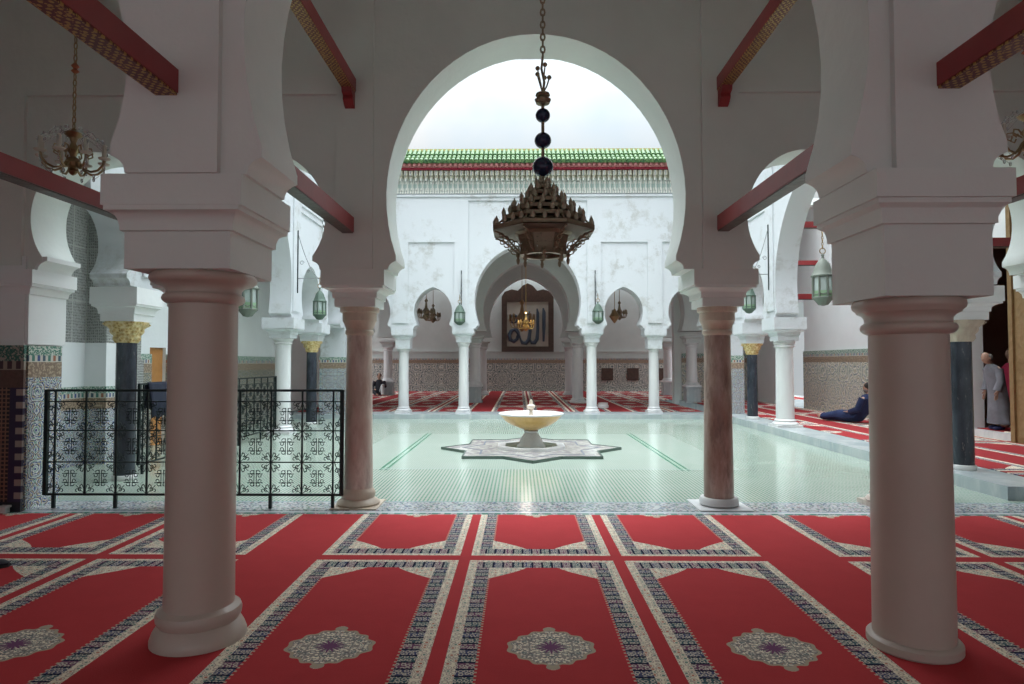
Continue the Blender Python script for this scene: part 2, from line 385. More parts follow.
# ------------------------------------------------------------------ arch walls
def arch(c, r, cz, zt, crown=None, n=40):
    """points of a horseshoe opening, left foot to right foot; crown height gives a two-centred point, None a round head"""
    H = r if crown is None else crown - cz
    pts = []
    if crown is None or H <= r*1.15:
        a0 = math.asin(min(.95, (cz-zt)/H))
        for i in range(n+1):
            t = pi + a0 - (pi + 2*a0)*i/n
            pts.append((c + r*cos(t), cz + H*sin(t)))
    else:
        e = (H*H - r*r)/(2*r); rr = r+e; a0 = math.asin((cz-zt)/rr); a1 = math.acos(e/rr)
        right = []
        for i in range(n//2+1):
            t = -a0 + (a1+a0)*i/(n//2); right.append((c - e + rr*cos(t), cz + rr*sin(t)))
        pts = [(2*c-x, z) for x, z in right] + right[::-1][1:]
    return pts
ZT = 2.595
def arch_wall(b, axis, s0, s1, z0, z1, t0, t1, arches, half=False):
    zf = 2.455 if z0 == ZT else z0
    sc = [(.075,2.455),(.073,2.475),(.066,2.497),(.05,2.517),(.027,2.532),(.004,2.541),(0,2.543)] if z0 == ZT else []
    poly = [(s0, zf)]
    for i, a in enumerate(arches):
        pts = arch(a[0], a[1], a[2], z0, a[3])
        if half and i == 0:
            k = len(pts)//2; poly = [(s0, pts[k][1]), pts[k]] + pts[k+1:]
        else:
            poly += [(pts[0][0]-d, z) for d, z in sc] + pts
        poly += [(pts[-1][0]+d, z) for d, z in sc[::-1]]
    poly += [(s1, zf), (s1, z1), (s0, z1)]
    b.prism(poly, axis, t0, t1, True)
ZT = 2.595
CEILZ = 6.0
def portico_row(name, yc, mat, archx, strips, x0, x1, ztop, flush=False):
    b = B(); arch_wall(b, 'X', x0, x1, ZT, ztop, yc-.305, yc+.21, archx)
    for s in (-1, 1):
        ya, yb = (yc-.344, yc-.305) if s < 0 else (yc+.21, yc+.245)
        for (a, c_) in strips: b.box(a, c_, ya, yb, 2.455, ztop)
        if flush and s < 0:
            arch_wall(b, 'X', x0, strips[0][0], ZT, ztop, ya, yb, archx[:2]); arch_wall(b, 'X', strips[1][1], x1, ZT, ztop, ya, yb, archx[3:]); continue
        b.box(x0, strips[0][0], ya, yb, 4.26, ztop); b.box(strips[1][1], x1, ya, yb, 4.26, ztop)
        b.box(x0, x0+1.0, ya, yb, 2.5, 4.26); b.box(x1-1.0, x1, ya, yb, 2.5, 4.26)
    return b
MIDY = 6.80; NEARY = 3.50
ax = [(-4.40,.64,3.0,3.68), (-2.56,.57,3.0,3.68), (.165,1.53,3.2,4.89), (2.93,.61,3.0,3.68), (4.78,.60,3.0,3.68)]
b = portico_row('wall_front', MIDY, PL_IN, ax, [(-1.875,-1.50),(1.86,2.23)], -6.1, 6.5, 6.3)
struct(b, 'wall_front', PL_IN)
axn = [(-5.15,.60,3.0,3.8), (-2.93,.95,3.0,4.1), (.18,1.585,3.2,4.92), (3.285,.95,3.0,4.1), (5.5,.60,3.0,3.8)]
b = portico_row('wall_near', NEARY, PL_IN, axn, [(-1.80,-1.515),(1.865,2.15)], -6.1, 6.6, 6.0, True)
struct(b, 'wall_middle', PL_IN)
# corner piers of the front row
b = B(); b.box(-6.6,-5.06, 6.47, 7.0, 0, ZT); b.box(5.50, 8.5, 6.47, 7.0, 0, ZT); b.box(-6.6,-6.1,6.47,7.0,ZT,6.3); b.box(6.5,6.6,6.47,7.0,ZT,6.3); b.box(-9,-6.6,6.47,7.13,0,6.3); b.box(6.6,9,6.47,7.13,ZT,6.3)
struct(b, 'wall_corner', PL_WH)
# outer walls, ceilings
b = B(); b.box(-9.3,-9.0,-5,7.13,0,6.3); struct(b, 'wall_left', PL_IN)
b = B(); b.box(10.5,10.8,-5,7.13,0,6.3); b.box(8.5,10.8,6.9,7.13,0,6.3); struct(b, 'wall_right', PL_IN)
b = B(); b.box(-9.3,10.8,-5,7.13,CEILZ,CEILZ+.15); struct(b, 'ceiling', CEIL)
# unseen wall added behind the camera; its lintel height sets the fill light
b = B(); b.box(-9.3,-8.6,-5.2,-5,0,6); b.box(9.6,10.8,-5.2,-5,0,6); b.box(-9.3,10.8,-5.2,-5,3.5,6); struct(b, 'wall_added_back', PL_IN)

# left court arcade, right court arcade (along Y)
ay = [(7.42,.47,2.95,3.43), (10.97,2.42,3.1,5.35), (14.65,.64,2.97,3.72), (16.5,.62,2.97,3.72)]
ZTOP = 6.26
for side, xc, nm in ((-1, -5.1, 'wall_court_left'), (1, 5.64, 'wall_court_right')):
    b = B(); arch_wall(b, 'Y', 7.05, 17.6, ZT, ZTOP, *((xc-.30, xc+.16) if side > 0 else (xc-.16, xc+.30)), ay, half=True)
    fx = xc - side*.30
    xa, xb = sorted((fx, fx - side*.03))
    for (y0, y1) in ((8.05,8.45), (13.42,13.85)): b.box(xa, xb, y0, y1, 2.60, 6.1)
    b.box(xa, xb, 7.1, 17.5, 6.1, ZTOP)
    b.box(xa, xb, 15.40, 15.85, 2.6, 5.0); b.box(xa, xb, 13.85, 17.5, 4.95, 5.02); b.box(xa, xb, 13.85,17.5, 4.80,4.86)
    struct(b, nm, PL_OUT)
# court-side skin of the front row (weathered white like the court)
b = B(); arch_wall(b, 'X', -4.8, 5.34, 4.95, ZTOP, 7.135, 7.17, []); struct(b, 'wall_court_near', PL_OUT)
# far facade
FY = 17.9
af = [(-4.10,.53,2.91,3.60), (-2.39,.53,2.91,3.60), (.225,1.47,3.2,4.78), (2.87,.53,2.91,3.60), (4.60,.50,2.91,3.60)]
b = B(); arch_wall(b, 'X', -5.1, 5.7, ZT, ZTOP, FY-.28, FY+.30, af)
y0, y1 = FY-.32, FY-.28
def frame(b, xa, xb, zt, y0, y1, t=.0):   # raised surround leaving a sunk panel
    pass
edges = [(-5.1,-4.78),(-3.5,-3.08),(-1.80,-1.42),(1.87,2.25),(3.53,3.93),(5.3,5.7)]
for xa, xb in edges: b.box(xa, xb, y0, y1, 2.6, ZTOP)
for xa, xb in ((-4.78,-3.5),(-3.08,-1.80),(2.25,3.53),(3.93,5.3)): b.box(xa, xb, y0, y1, 4.84, ZTOP)
b.box(-1.42, 1.87, y0, y1, 6.00, ZTOP)
b.box(-5.1, 5.7, y0-.04, y1, 6.10, 6.15)
struct(b, 'wall_court_far', PL_OUT)

# frieze, red line and green tiled eaves on the four court sides
def eave_profile():  # (outward, z)
    return None
g = G('painted_frieze'); X, Y, Z = g.xyz(); h = g.add(X, Y)
fxx = g.ab(g.sub(g.M('FRACT', g.mul(h, 1/.14)), .5))
zz = g.mul(g.sub(Z, 6.25), 1/.55)
post = g.mul(g.lt(fxx, .10), g.lt(zz, .75)); post2 = g.gt(fxx, .44)
dotz = g.mul(g.lt(fxx, .22), g.mul(g.gt(zz, .15), g.lt(zz, .35)))
top = g.mul(g.gt(zz, .62), g.lt(fxx, .30))
c = g.mix(post2, (.66,.65,.60), (.25,.28,.30)); c = g.mix(post, c, (.28,.33,.30)); c = g.mix(dotz, c, (.28,.36,.33))
c = g.mix(top, c, (.50,.47,.36)); FRIEZE = g.out(c, .7)
PINK = plaster('pink_eave_boards', (.50,.20,.19), (.42,.15,.15), .7)
CRIM = plain('crimson_moulding', (.36,.02,.05), .5)
g = G('green_glazed_roof_tile'); n = g.noise(14, None, 4); n2 = g.noise(2.5, None, 3)
GTILE = g.out(g.mix(g.ramp(n, [(.35,0.),(.65,1.)]), (.03,.11,.04), (.15,.26,.09)), .45, bump=g.bump(n, .2, .02))
YTILE = plain('ochre_ridge_tile', (.50,.42,.16), .35)
def eave(side_len0, side_len1, fixed, axis, outward, idx):
    """outward: sign of direction (towards the court) along the other axis"""
    def P(b, u0, u1, a, c_, z0, z1):
        lo, hi = sorted((fixed + outward*a, fixed + outward*c_))
        if axis == 'X': b.box(u0, u1, lo, hi, z0, z1)
        else: b.box(lo, hi, u0, u1, z0, z1)
    L0, L1 = side_len0, side_len1
    b = B(); P(b, L0, L1, -.2, .06, 6.19, 6.81)
    u = L0
    while u < L1 - .1:                       # little corbels in the frieze
        P(b, u+.05, u+.09, .06, .10, 6.27, 6.52); P(b, u+.035, u+.105, .06, .14, 6.52, 6.66); P(b, u+.015, u+.125, .06, .18, 6.66, 6.79)
        u += .14
    struct(b, 'trim_%d' % (idx*4+1), FRIEZE)
    b = B(); P(b, L0, L1, -.2, .22, 6.81, 6.86); struct(b, 'trim_%d' % (idx*4+2), CRIM)
    b = B(); P(b, L0, L1, -.2, .30, 6.86, 6.95)
    u = L0
    while u < L1: P(b, u+.02, u+.09, .3, .36, 6.87, 6.94); u += .14
    struct(b, 'trim_%d' % (idx*4+3), PINK)
    b = B()
    def Q(u, a, z): return (u, fixed+outward*a, z) if axis == 'X' else (fixed+outward*a, u, z)
    u = L0
    while u < L1:
        for (a0, z0, a1, z1) in ((.42, 6.98, .18, 7.13), (.22, 7.11, -.02, 7.26), (.02,7.26,-.25,7.50)):
            b.tube([Q(u, a0, z0), Q(u, a1, z1)], [.058, .045], 8)
        u += .125
    P(b, L0, L1, -.25, .38, 6.95, 6.99); P(b, L0, L1, -.28, .1, 6.99, 7.12); P(b, L0, L1, -.30, -.10, 7.12, 7.42)
    o = b.build('tiled_eave', GTILE)
    tag(o, {0:'green glazed tile eave along the top of the far courtyard facade',1:'green glazed tile eave above the left courtyard arcade',2:'green glazed tile eave above the right courtyard arcade',3:'green glazed tile eave over the near side of the courtyard'}[idx], 'roof')
    b = B(); P(b, L0, L1, -.33, -.2, 7.46, 7.52); b.build('ridge_cap', YTILE, o)
eave(-5.3, 5.8, FY-.30, 'X', -1, 0)
eave(7.6, 17.2, -4.78, 'Y', 1, 1)
eave(7.6, 17.2, 5.32, 'Y', -1, 2)
eave(-4.4, 4.9, 7.17, 'X', 1, 3)
# upper parapets backing the eaves and gallery ceilings, unseen gaps added to brighten right gallery and hall
b = B(); b.box(-8.2,-5.4,7.13,18.2,CEILZ,6.2); b.box(5.94,6.4,7.13,24,CEILZ,6.2); b.box(6.4,11.5,7.13,10.5,CEILZ,6.2); b.box(6.4,11.5,19,24,CEILZ,6.2); b.box(-8.3,8.8,18.2,30.7,CEILZ,6.2); b.box(-12,-8.3,18.2,22,CEILZ,6.2); struct(b, 'ceiling_galleries', CEIL)
# gallery walls
b = B(); b.box(-6.9,-6.6,7.13,11.35,0,6); b.box(-6.9,-6.6,11.87,24,0,6); b.box(-6.9,-6.6,11.35,11.87,1.78,6); struct(b, 'wall_gallery_left', PL_WH)
b = B(); b.box(8.5,8.8,7.13,9.4,0,6); b.box(8.5,8.8,12.25,19.2,0,6); b.box(8.5,8.8,9.4,12.25,4.6,6)
b.box(8.5,8.8,21.0,24,0,6); b.box(8.5,8.8,19.2,21,3.4,6); struct(b, 'wall_gallery_right', PL_WH)
b = B(); b.box(5.7,8.8,23.7,24.0,0,6); b.box(-8.3,-6.6,18.0,18.2,0,6); struct(b, 'wall_end', PL_IN)
# room behind the right doorway
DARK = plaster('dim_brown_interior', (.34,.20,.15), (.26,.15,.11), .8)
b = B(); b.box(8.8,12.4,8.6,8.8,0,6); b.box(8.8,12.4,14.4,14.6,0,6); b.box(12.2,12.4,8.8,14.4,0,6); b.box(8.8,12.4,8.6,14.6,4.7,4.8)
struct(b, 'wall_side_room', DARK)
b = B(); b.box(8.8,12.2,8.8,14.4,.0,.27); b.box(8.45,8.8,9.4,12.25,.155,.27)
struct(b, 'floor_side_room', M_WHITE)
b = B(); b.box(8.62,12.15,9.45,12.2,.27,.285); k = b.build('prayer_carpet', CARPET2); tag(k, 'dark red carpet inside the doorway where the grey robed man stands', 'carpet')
# dado panels
def dado(b, axis, s0, s1, t0, t1, z0, z1):
    if axis == 'X': b.box(s0, s1, t0, t1, z0, z1)
    else: b.box(t0, t1, s0, s1, z0, z1)
b = B(); b.box(8.46,8.5,12.25,19.2,.15,1.85); b.box(5.98,8.5,23.66,23.7,.15,1.85); b.box(8.46,8.5,7.2,9.4,.15,1.85); struct(b, 'trim_20', zellige('right_gallery_zellige', P_WARM, 1.15, .15, 1.7, rf=3.2, fs=17.))
b = B(); b.box(-6.6,-6.56,7.2,11.35,0,1.66); b.box(-6.6,-6.56,11.87,18,0,1.66); struct(b, 'trim_21', zellige('left_gallery_zellige', P_GREY, .62, 0, 1.66))
b = B(); b.box(-5.06,-5.03,6.50,6.98,0,1.68); struct(b, 'trim_22', Z_BLUE)
b = B(); b.box(-7.2,-5.03,6.44,6.47,0,1.68); struct(b, 'trim_23', Z_BROWN)
b = B(); b.box(5.47,5.5,6.50,6.98,0,1.68); b.box(5.47,8.5,6.44,6.47,0,1.68); struct(b, 'trim_24', Z_BLUE)
# stucco-carved pilaster and wall in the left gallery
b = B(); b.box(-6.56,-6.50,7.2,9.5,1.80,5.9); b.box(-6.6,-6.18,9.5,10.2,1.80,5.9); struct(b, 'trim_25', STUCCO)
b = B(); b.box(-6.6,-6.18,9.5,10.2,1.15,1.80); b.box(-6.6,-6.5,7.2,9.5,1.15,1.8); struct(b, 'trim_26', PL_WH)
b = B(); b.box(-6.6,-6.15,9.47,10.2,0,1.15); b.box(-6.56,-6.50,7.2,9.5,0,1.15); struct(b, 'trim_27', zellige('pilaster_zellige', P_BLUE, .3, 0, 1.15))
b = B(); b.box(-6.6,-6.35,10.5,10.75,0.0,1.55); b.box(-6.6,-6.4,10.5,10.75,1.55,2.6); struct(b, 'trim_28', STUCCO)
b = B(); b.box(-6.75,-6.66,11.35,11.87,0,1.78)
d = b.build('wooden_door', OWOOD); tag(d, 'small orange wooden door in the left gallery wall beyond the railing', 'door')
b = B(); 
for z0,z1 in ((.15,.75),(.85,1.65)): b.box(-6.66,-6.64,11.42,11.80,z0,z1)
b.build('door_panel', OWOOD, d)
# corner piers at the far end (zellige faced)
b = B(); b.box(-5.45,-4.78,17.45,18.2,0,ZT+.0); b.box(5.30,5.98,17.2,18.2,.0,ZT); struct(b, 'wall_corner_far', PL_OUT)
b = B(); b.box(-5.47,-4.76,17.42,17.45,0,1.66); b.box(5.29,6.0,17.17,17.2,.12,1.7); b.box(5.27,5.30,17.2,18.2,.12,1.7); b.box(-4.78,-4.75,17.45,18.2,.12,1.66); struct(b, 'trim_29', Z_BLUE)
# hall walls: two deeper rows and back wall
HG = plaster('hall_plaster', (.56,.59,.57), (.50,.53,.51), .7)
for i, (yy, cr, xs) in enumerate(((22.4, 5.0, (-5.55,-1.56,2.03,6.0)), (27.7, 5.2, (-5.7,-1.60,2.15,6.4)))):
    c_ = [((xs[k]+xs[k+1])/2, (xs[k+1]-xs[k])/2-.30, 3.25, cr) for k in range(3)]
    c_ = [(-9.3, 1.9, 3.25, cr) if False else (xs[0]-1.95, 1.6, 3.25, cr)] + c_ + [(xs[3]+1.95, 1.6, 3.25, cr)]
    b = B(); arch_wall(b, 'X', -11.7, 11.7, 2.6, 6.0, yy-.28, yy+.28, c_)
    struct(b, 'wall_hall_%s' % ('near', 'deep')[i], HG)
b = B(); b.box(-12,12,31.5,31.8,0,6); struct(b, 'wall_back', HG)
b = B(); b.box(-11.7,11.7,31.45,31.5,.12,1.72); struct(b, 'trim_30', Z_HALL)
b = B(); b.box(-11.7,11.7,31.40,31.5,1.72,1.80); b.box(-11.7,11.7,31.43,31.5,2.05,2.10); struct(b, 'trim_31', HG)

# ------------------------------------------------------------------ columns
def impost_prof(lo, up, zb, hy_s=.26, tip=.44, z1=None):
    z1 = z1 or zb+.10
    k = up-lo
    prof = [(zb,lo,lo),(z1,lo,lo),(z1+.004,lo+.018,lo+.018),(z1+.035,lo+.018,lo+.018),(z1+.06,lo+.024,lo+.024),(z1+.078,lo+.4*k,lo+.4*k),(z1+.09,lo+.62*k,lo+.62*k),(z1+.098,up-.014,up-.014),(z1+.122,up-.014,up-.014),
            (z1+.124,up,up),(2.455,up,up)]
    return [(z, a, min(b_, .345)) for z, a, b_ in prof]
def column(name, loc, label, group, r0, r1, zcap, zimp, shaft, base, cap, capmat, lo, up, z1=None, rz=0, basemat=None, impmat=None, fz=0., ped=None, taperhy=.30, n=40, off=(0,0)):
    """zcap: where the capital starts, zimp: underside of the impost block; heights are absolute, floor at fz"""
    t = empty(name, (loc[0], loc[1], 0), label, 'column', group, rz)
    bm_ = basemat or shaft; zb = fz
    if ped:
        b = B(); b.rects([(fz,ped,ped),(fz+.06,ped,ped),(fz+.062,ped-.03,ped-.03),(fz+.50,ped-.03,ped-.03),(fz+.502,ped,ped),(fz+.56,ped,ped)]); b.build('pedestal', M_GREY, t)
        zb = fz+.56
    b = B()
    if base == 'attic':
        b.lathe([(r0*1.30,zb),(r0*1.36,zb+.008),(r0*1.36,zb+.03),(r0*1.30,zb+.06),(r0*1.17,zb+.10),(r0*1.14,zb+.105),(r0*1.20,zb+.125),(r0*1.22,zb+.15),(r0*1.18,zb+.172),(r0*1.06,zb+.182),(r0*1.0,zb+.19)], n)
    elif base == 'ring':
        b.lathe([(r0*1.10,zb),(r0*1.155,zb+.015),(r0*1.155,zb+.05),(r0*1.10,zb+.062),(r0*1.02,zb+.066)], n)
    elif base == 'disc':
        b.rects([(zb,.24,.24),(zb+.012,.24,.24)]); b.lathe([(.215,zb+.012),(.225,zb+.03),(.215,zb+.05),(.18,zb+.075),(.17,zb+.085),(.178,zb+.11),(.178,zb+.14),(.165,zb+.165),(r0*1.01,zb+.18),(r0,zb+.19)], n)
    elif base == 'slab':
        b.rects([(zb,.27,.27),(zb+.012,.27,.27)]); b.lathe([(.18,zb+.015),(.20,zb+.03),(.20,zb+.07),(.185,zb+.095),(.16,zb+.10)], n)
    elif base == 'small':
        b.rects([(zb,r0*1.42,r0*1.42),(zb+.05,r0*1.42,r0*1.42)]); b.lathe([(r0*1.4,zb+.05),(r0*1.45,zb+.07),(r0*1.3,zb+.10),(r0*1.12,zb+.115),(r0*1.2,zb+.14),(r0,zb+.17)], n)
    b.build('base', bm_, t)
    b = B(); b.lathe([(r0,zb+.03),(r0,zb+.3),(r0*.5+r1*.5,(zb+zcap)/2),(r1,zcap)], n); b.build('shaft', shaft, t)
    b = B(); d = zimp-zcap
    if cap == 'echinus':
        b.lathe([(r1,zcap-.01),(r1*1.12,zcap),(r1*1.19,zcap+.07*d),(r1*1.21,zcap+.16*d),(r1*1.18,zcap+.25*d),(r1*1.10,zcap+.31*d),(r1*1.09,zcap+.34*d),(r1*1.10,zcap+.45*d),(r1*1.17,zcap+.55*d),(r1*1.30,zcap+.62*d),(lo*.92,zcap+.66*d),(lo*.98,zcap+.74*d),(lo*1.0,zcap+.84*d),(lo*.985,zcap+.94*d),(lo*.95,zimp)], n)
    elif cap == 'ringed':
        b.lathe([(r1,zcap),(r1*1.12,zcap+.02),(r1*1.12,zcap+.05),(r1*1.05,zcap+.06),(r1*1.15,zcap+.35*d),(r1*1.3,zcap+.5*d),(r1*1.34,zcap+.52*d),(lo*.85,zcap+.8*d),(lo*.97,zcap+.85*d),(lo*.97,zimp)], n)
    elif cap == 'leafy':
        rings = []
        for i in range(15):
            q = i/14; zz = zcap + d*q
            rr = r1*1.08 + (lo*1.05-r1*1.08)*(q**1.6)
            ring = []
            for j in range(64):
                th = 2*pi*j/64; sq = 1 + .13*q*abs(cos(2*th+pi/2))**.5
                lobe = .05*r1*(1 + cos(8*th + (pi if int(q*3) % 2 else 0)))*sin(pi*((q*3) % 1.0))*2.2
                r_ = min((rr*sq + lobe), lo*1.25); ring.append((r_*cos(th), r_*sin(th), zz))
            rings.append(ring)
        b.loft(rings)
        for s1_ in (-1,1):
            for s2_ in (-1,1):
                pts = [(s1_*(lo*.80+.022*cos(a_)*(1-a_/9)), s2_*(lo*.80+.022*cos(a_)*(1-a_/9)), zimp-.04+.022*sin(a_)*(1-a_/9)) for a_ in [k*.5 for k in range(14)]]
                b.tube(pts, .010, 6)
    b.build('capital', capmat, t)
    b = B(); b.rects(impost_prof(lo, up, zimp, .26, up+.105, z1), off); b.build('impost', impmat or PL_IN, t)
    return t
GN = 'thick painted columns of the foreground'
column('column', (-1.748,3.52), 'thick cream painted column in the left foreground, with a stepped round foot', None, .178, .175, 1.83, 1.985, PAINT, 'attic', 'echinus', PAINT, .274, .357, z1=2.175, off=(-.008,0))
column('column', (2.085,3.46), 'thick cream painted column in the right foreground with a thin ring at its foot', None, .193, .188, 1.66, 1.835, PAINT, 'ring', 'echinus', PAINT, .268, .338, z1=2.19)
column('column', (-1.705,MIDY), "pinkish beige marble column left of the central arch, at the railing end", None, .150, .132, 1.79, 2.085, M_ROSE, 'disc', 'ringed', M_SAND, .212, .325, z1=2.17, basemat=M_SAND)
column('column', (2.094,MIDY), 'dark red-brown marble column on the right of the central arch beside the court paving', None, .152, .135, 1.79, 2.085, M_RED, 'slab', 'ringed', M_SAND, .212, .325, z1=2.17, basemat=M_WHITE)
# hidden repeats that carry the side bays
column('column', (-3.45,MIDY), 'marble column behind the thick left foreground column', None, .140, .13, 1.8, 2.085, M_ROSE, 'ring', 'ringed', M_SAND, .212, .325, z1=2.17, taperhy=.3)
column('column', (3.86,MIDY), 'marble column behind the thick right foreground column', None, .150, .135, 1.8, 2.085, M_ROSE, 'small', 'ringed', M_SAND, .212, .325, z1=2.17)
# pier imposts of the front row corners
b = B(); b.rects([(1.69,.335,.27),(2.20,.335,.27),(2.21,.35,.28),(2.25,.355,.285),(2.28,.38,.30),(2.285,.395,.315),(2.31,.395,.315),(2.312,.41,.33),(2.455,.41,.33),(2.457,.40,.25),(2.49,.41,.25),(2.52,.43,.25),(2.545,.475,.25),(2.55,.50,.25),(ZT,.50,.25)], (-5.36,6.75))
struct(b, 'trim_40', PL_WH)
b = B(); b.rects([(1.69,.335,.27),(2.20,.335,.27),(2.21,.35,.28),(2.25,.355,.285),(2.28,.38,.30),(2.285,.395,.315),(2.31,.395,.315),(2.312,.41,.33),(2.455,.41,.33),(2.457,.40,.25),(2.49,.41,.25),(2.52,.43,.25),(2.545,.475,.25),(2.55,.50,.25),(ZT,.50,.25)], (5.84,6.75))
struct(b, 'trim_41', PL_WH)
# far facade columns
for x, lb in ((-3.24,'white marble column of the far arcade, second to the left of the fountain'), (-1.56,'white marble column on the left side of the far central arch'), (2.01,'white marble column on the right side of the far central arch'), (3.74,'white marble column of the far arcade, second to the right of the fountain')):
    inner = abs(x-.225) < 2
    column('column', (x, FY), lb, 'slender white columns of the far arcade', .145, .135, 1.95 if inner else 1.80, 2.08 if inner else 1.90, M_WHITE, 'small', 'ringed', M_WHITE, .20, .30, z1=2.19 if inner else 2.15, impmat=PL_OUT, fz=.12, n=24)
# side arcades
fzR = .15
column('column', (-5.1,8.25), 'black marble column with a gilded capital behind the railing near the tiled pier', 'black marble columns with gilded capitals', .125,.12,1.76,2.03,M_BLACK,'ring','leafy',GOLDCAP,.215,.30,z1=2.12,rz=pi/2,impmat=PL_WH,fz=0, basemat=M_WHITE)
column('column', (5.64,8.25), 'black marble column with a carved white capital just behind the thick right foreground column', 'black marble columns with gilded capitals', .125,.12,1.77,2.04,M_BLACK,'ring','leafy',M_SAND,.215,.33,z1=2.14,rz=pi/2,impmat=PL_WH,fz=fzR, basemat=M_WHITE)
column('column', (-5.08,13.7), 'white marble column of the left courtyard arcade seen above the railing', None, .17,.16,1.90,2.03,M_WHITE,'small','echinus',M_WHITE,.22,.34,z1=2.11,rz=pi/2,impmat=PL_OUT,fz=0,n=28)
column('column', (5.64,13.7), 'white marble column of the right courtyard arcade on the kerb, left of the reclining man', None, .185,.175,1.83,1.97,M_WHITE,'small','echinus',M_WHITE,.22,.34,z1=2.08,rz=pi/2,impmat=PL_OUT,fz=fzR,n=28)
column('column', (-5.08,15.6), 'black marble column with gilded capital beyond the white left arcade column', 'black marble columns with gilded capitals', .125,.12,1.76,2.03,M_BLACK,'ring','leafy',GOLDCAP,.215,.34,z1=2.11,rz=pi/2,impmat=PL_OUT,fz=0, basemat=M_WHITE)
column('column', (5.64,15.6), 'black marble column with gilded capital farther along the right courtyard kerb', 'black marble columns with gilded capitals', .125,.12,1.70,1.97,M_BLACK,'ring','leafy',GOLDCAP,.215,.34,z1=2.08,rz=pi/2,impmat=PL_OUT,fz=fzR, basemat=M_WHITE)
# hall columns
for yy, xs in ((22.4,(-5.55,-1.56,2.03,6.0)),(27.7,(-5.7,-1.60,2.15,6.4))):
    for x in xs:
        side = 'left' if x < 0 else 'right'; deep = yy > 25
        pd = None if (abs(x) < 3 and not (x < 0 and not deep)) else .27
        lb = 'pale %s-row column in the far hall, just %s of the framed calligraphy' % ('rear' if deep else 'front', side)
        if abs(x) > 3: lb = 'pale %s-row column on a square pedestal at the far %s of the far hall' % ('rear' if deep else 'front', side)
        column('column', (x,yy), lb, 'columns inside the far hall', .19,.18,2.05,2.2,M_WHITE,'small','echinus',M_WHITE,.24,.33,z1=2.28,impmat=HG,fz=.12,ped=pd,n=20)

# ------------------------------------------------------------------ tie beams
def tie(x, y0, y1, z0, z1, label, brk=False, wd=.12, axis='Y', gilt=False, group='dark red tie beams'):
    cx = x; L = y1-y0
    t = empty('tie_beam', ((x, y0, z0) if axis == 'Y' else (y0, x, z0)), label, 'beam', group)
    b = B()
    if axis == 'Y': b.box(-wd/2, wd/2, 0, L, .012, z1-z0)
    else: b.box(0, L, -wd/2, wd/2, .012, z1-z0)
    b.build('timber', REDW, t)
    b = B()
    if axis == 'Y': b.box(-wd/2+.006, wd/2-.006, 0, L, 0, .012)
    else: b.box(0, L, -wd/2+.006, wd/2-.006, 0, .012)
    b.build('painted_underside', GILT if gilt else DWOOD, t)
    if brk:
        b = B(); b.prism([(L,0),(L-.15,0),(L-.14,-.045),(L-.09,-.065),(L-.095,-.10),(L-.04,-.15),(L,-.165)], 'Y', -wd/2+.01, wd/2-.01); b.build('bracket', REDW, t)
tie(-1.775, -2.5, NEARY-.345, 2.845, 2.975, 'dark red beam over the camera ending on the left foreground column block', gilt=True)
tie(2.13, -2.5, NEARY-.345, 2.86, 2.99, 'dark red beam over the camera ending on the right foreground column block', gilt=True)
tie(-1.745, NEARY+.245, MIDY-.345, 2.82, 2.98, 'low red tie beam reaching the wall above the left marble column')
tie(2.06, NEARY+.245, MIDY-.345, 2.83, 2.99, 'low red tie beam reaching the wall above the right marble column')
tie(-1.735, NEARY+.245, MIDY-.345, 4.27, 4.41, 'high red beam with gilded underside left of the central arch', True, gilt=True)
tie(2.07, NEARY+.245, MIDY-.345, 4.27, 4.41, 'high red beam with gilded underside right of the central arch', True, gilt=True)
tie(-3.5, NEARY+.245, MIDY-.345, 2.76, 2.90, 'low red tie beam crossing under the crystal chandelier at the left')
tie(3.95, NEARY+.245, MIDY-.345, 2.80, 2.95, 'low red tie beam behind the right foreground column')
tie(13.7, 5.94, 8.5, 2.85, 2.97, 'lower red tie beam across the right gallery behind the hanging lantern', axis='X')
tie(13.7, 5.94, 8.5, 4.38, 4.52, 'upper red beam across the right gallery above the hanging lantern', axis='X')
tie(18.3, 5.94, 8.5, 4.28, 4.42, 'farther red beam across the right gallery between the other two', axis='X')
tie(8.25, 5.94, 8.5, 2.98, 3.10, 'red tie beam across the right gallery beside the doorway arch', axis='X')

# ------------------------------------------------------------------ fountain
f = empty('fountain', (.2, 11.15, 0), 'round cream marble fountain bowl on a flared pedestal in the middle of the court', 'fountain')
b = B(); b.lathe([(.05,.34),(.12,.345),(.20,.375),(.34,.43),(.45,.50),(.51,.57),(.545,.605),(.54,.605),(.50,.60),(.42,.56),(.28,.50),(.10,.47),(0,.465)], 56)
b.build('bowl', M_CREAM, f)
b = B(); b.lathe([(.49,.598),(.545,.603),(.563,.615),(.565,.627),(.55,.637),(.52,.637),(.495,.615),(.49,.598)], 56); b.build('rim', M_WHITE, f)
b = B(); b.lathe([(.25,.03),(.25,.07),(.225,.09),(.205,.12),(.175,.2),(.13,.27),(.105,.30),(.125,.315),(.13,.33),(.10,.345)], 40); b.build('pedestal', M_WHITE, f)
b = B(); b.lathe([(0,.46),(.05,.46),(.045,.49),(.02,.51),(.03,.58),(.05,.60),(.03,.63),(.03,.70),(.07,.73),(.075,.76),(.035,.79),(.03,.83),(.012,.87)], 16); b.build('spout', M_SAND, f)
b = B(); b.lathe([(0,.585),(.465,.585),(.465,.59),(0,.59)], 40); b.build('water', G('still_water').out((.55,.62,.60), .05, 0, .6), f)
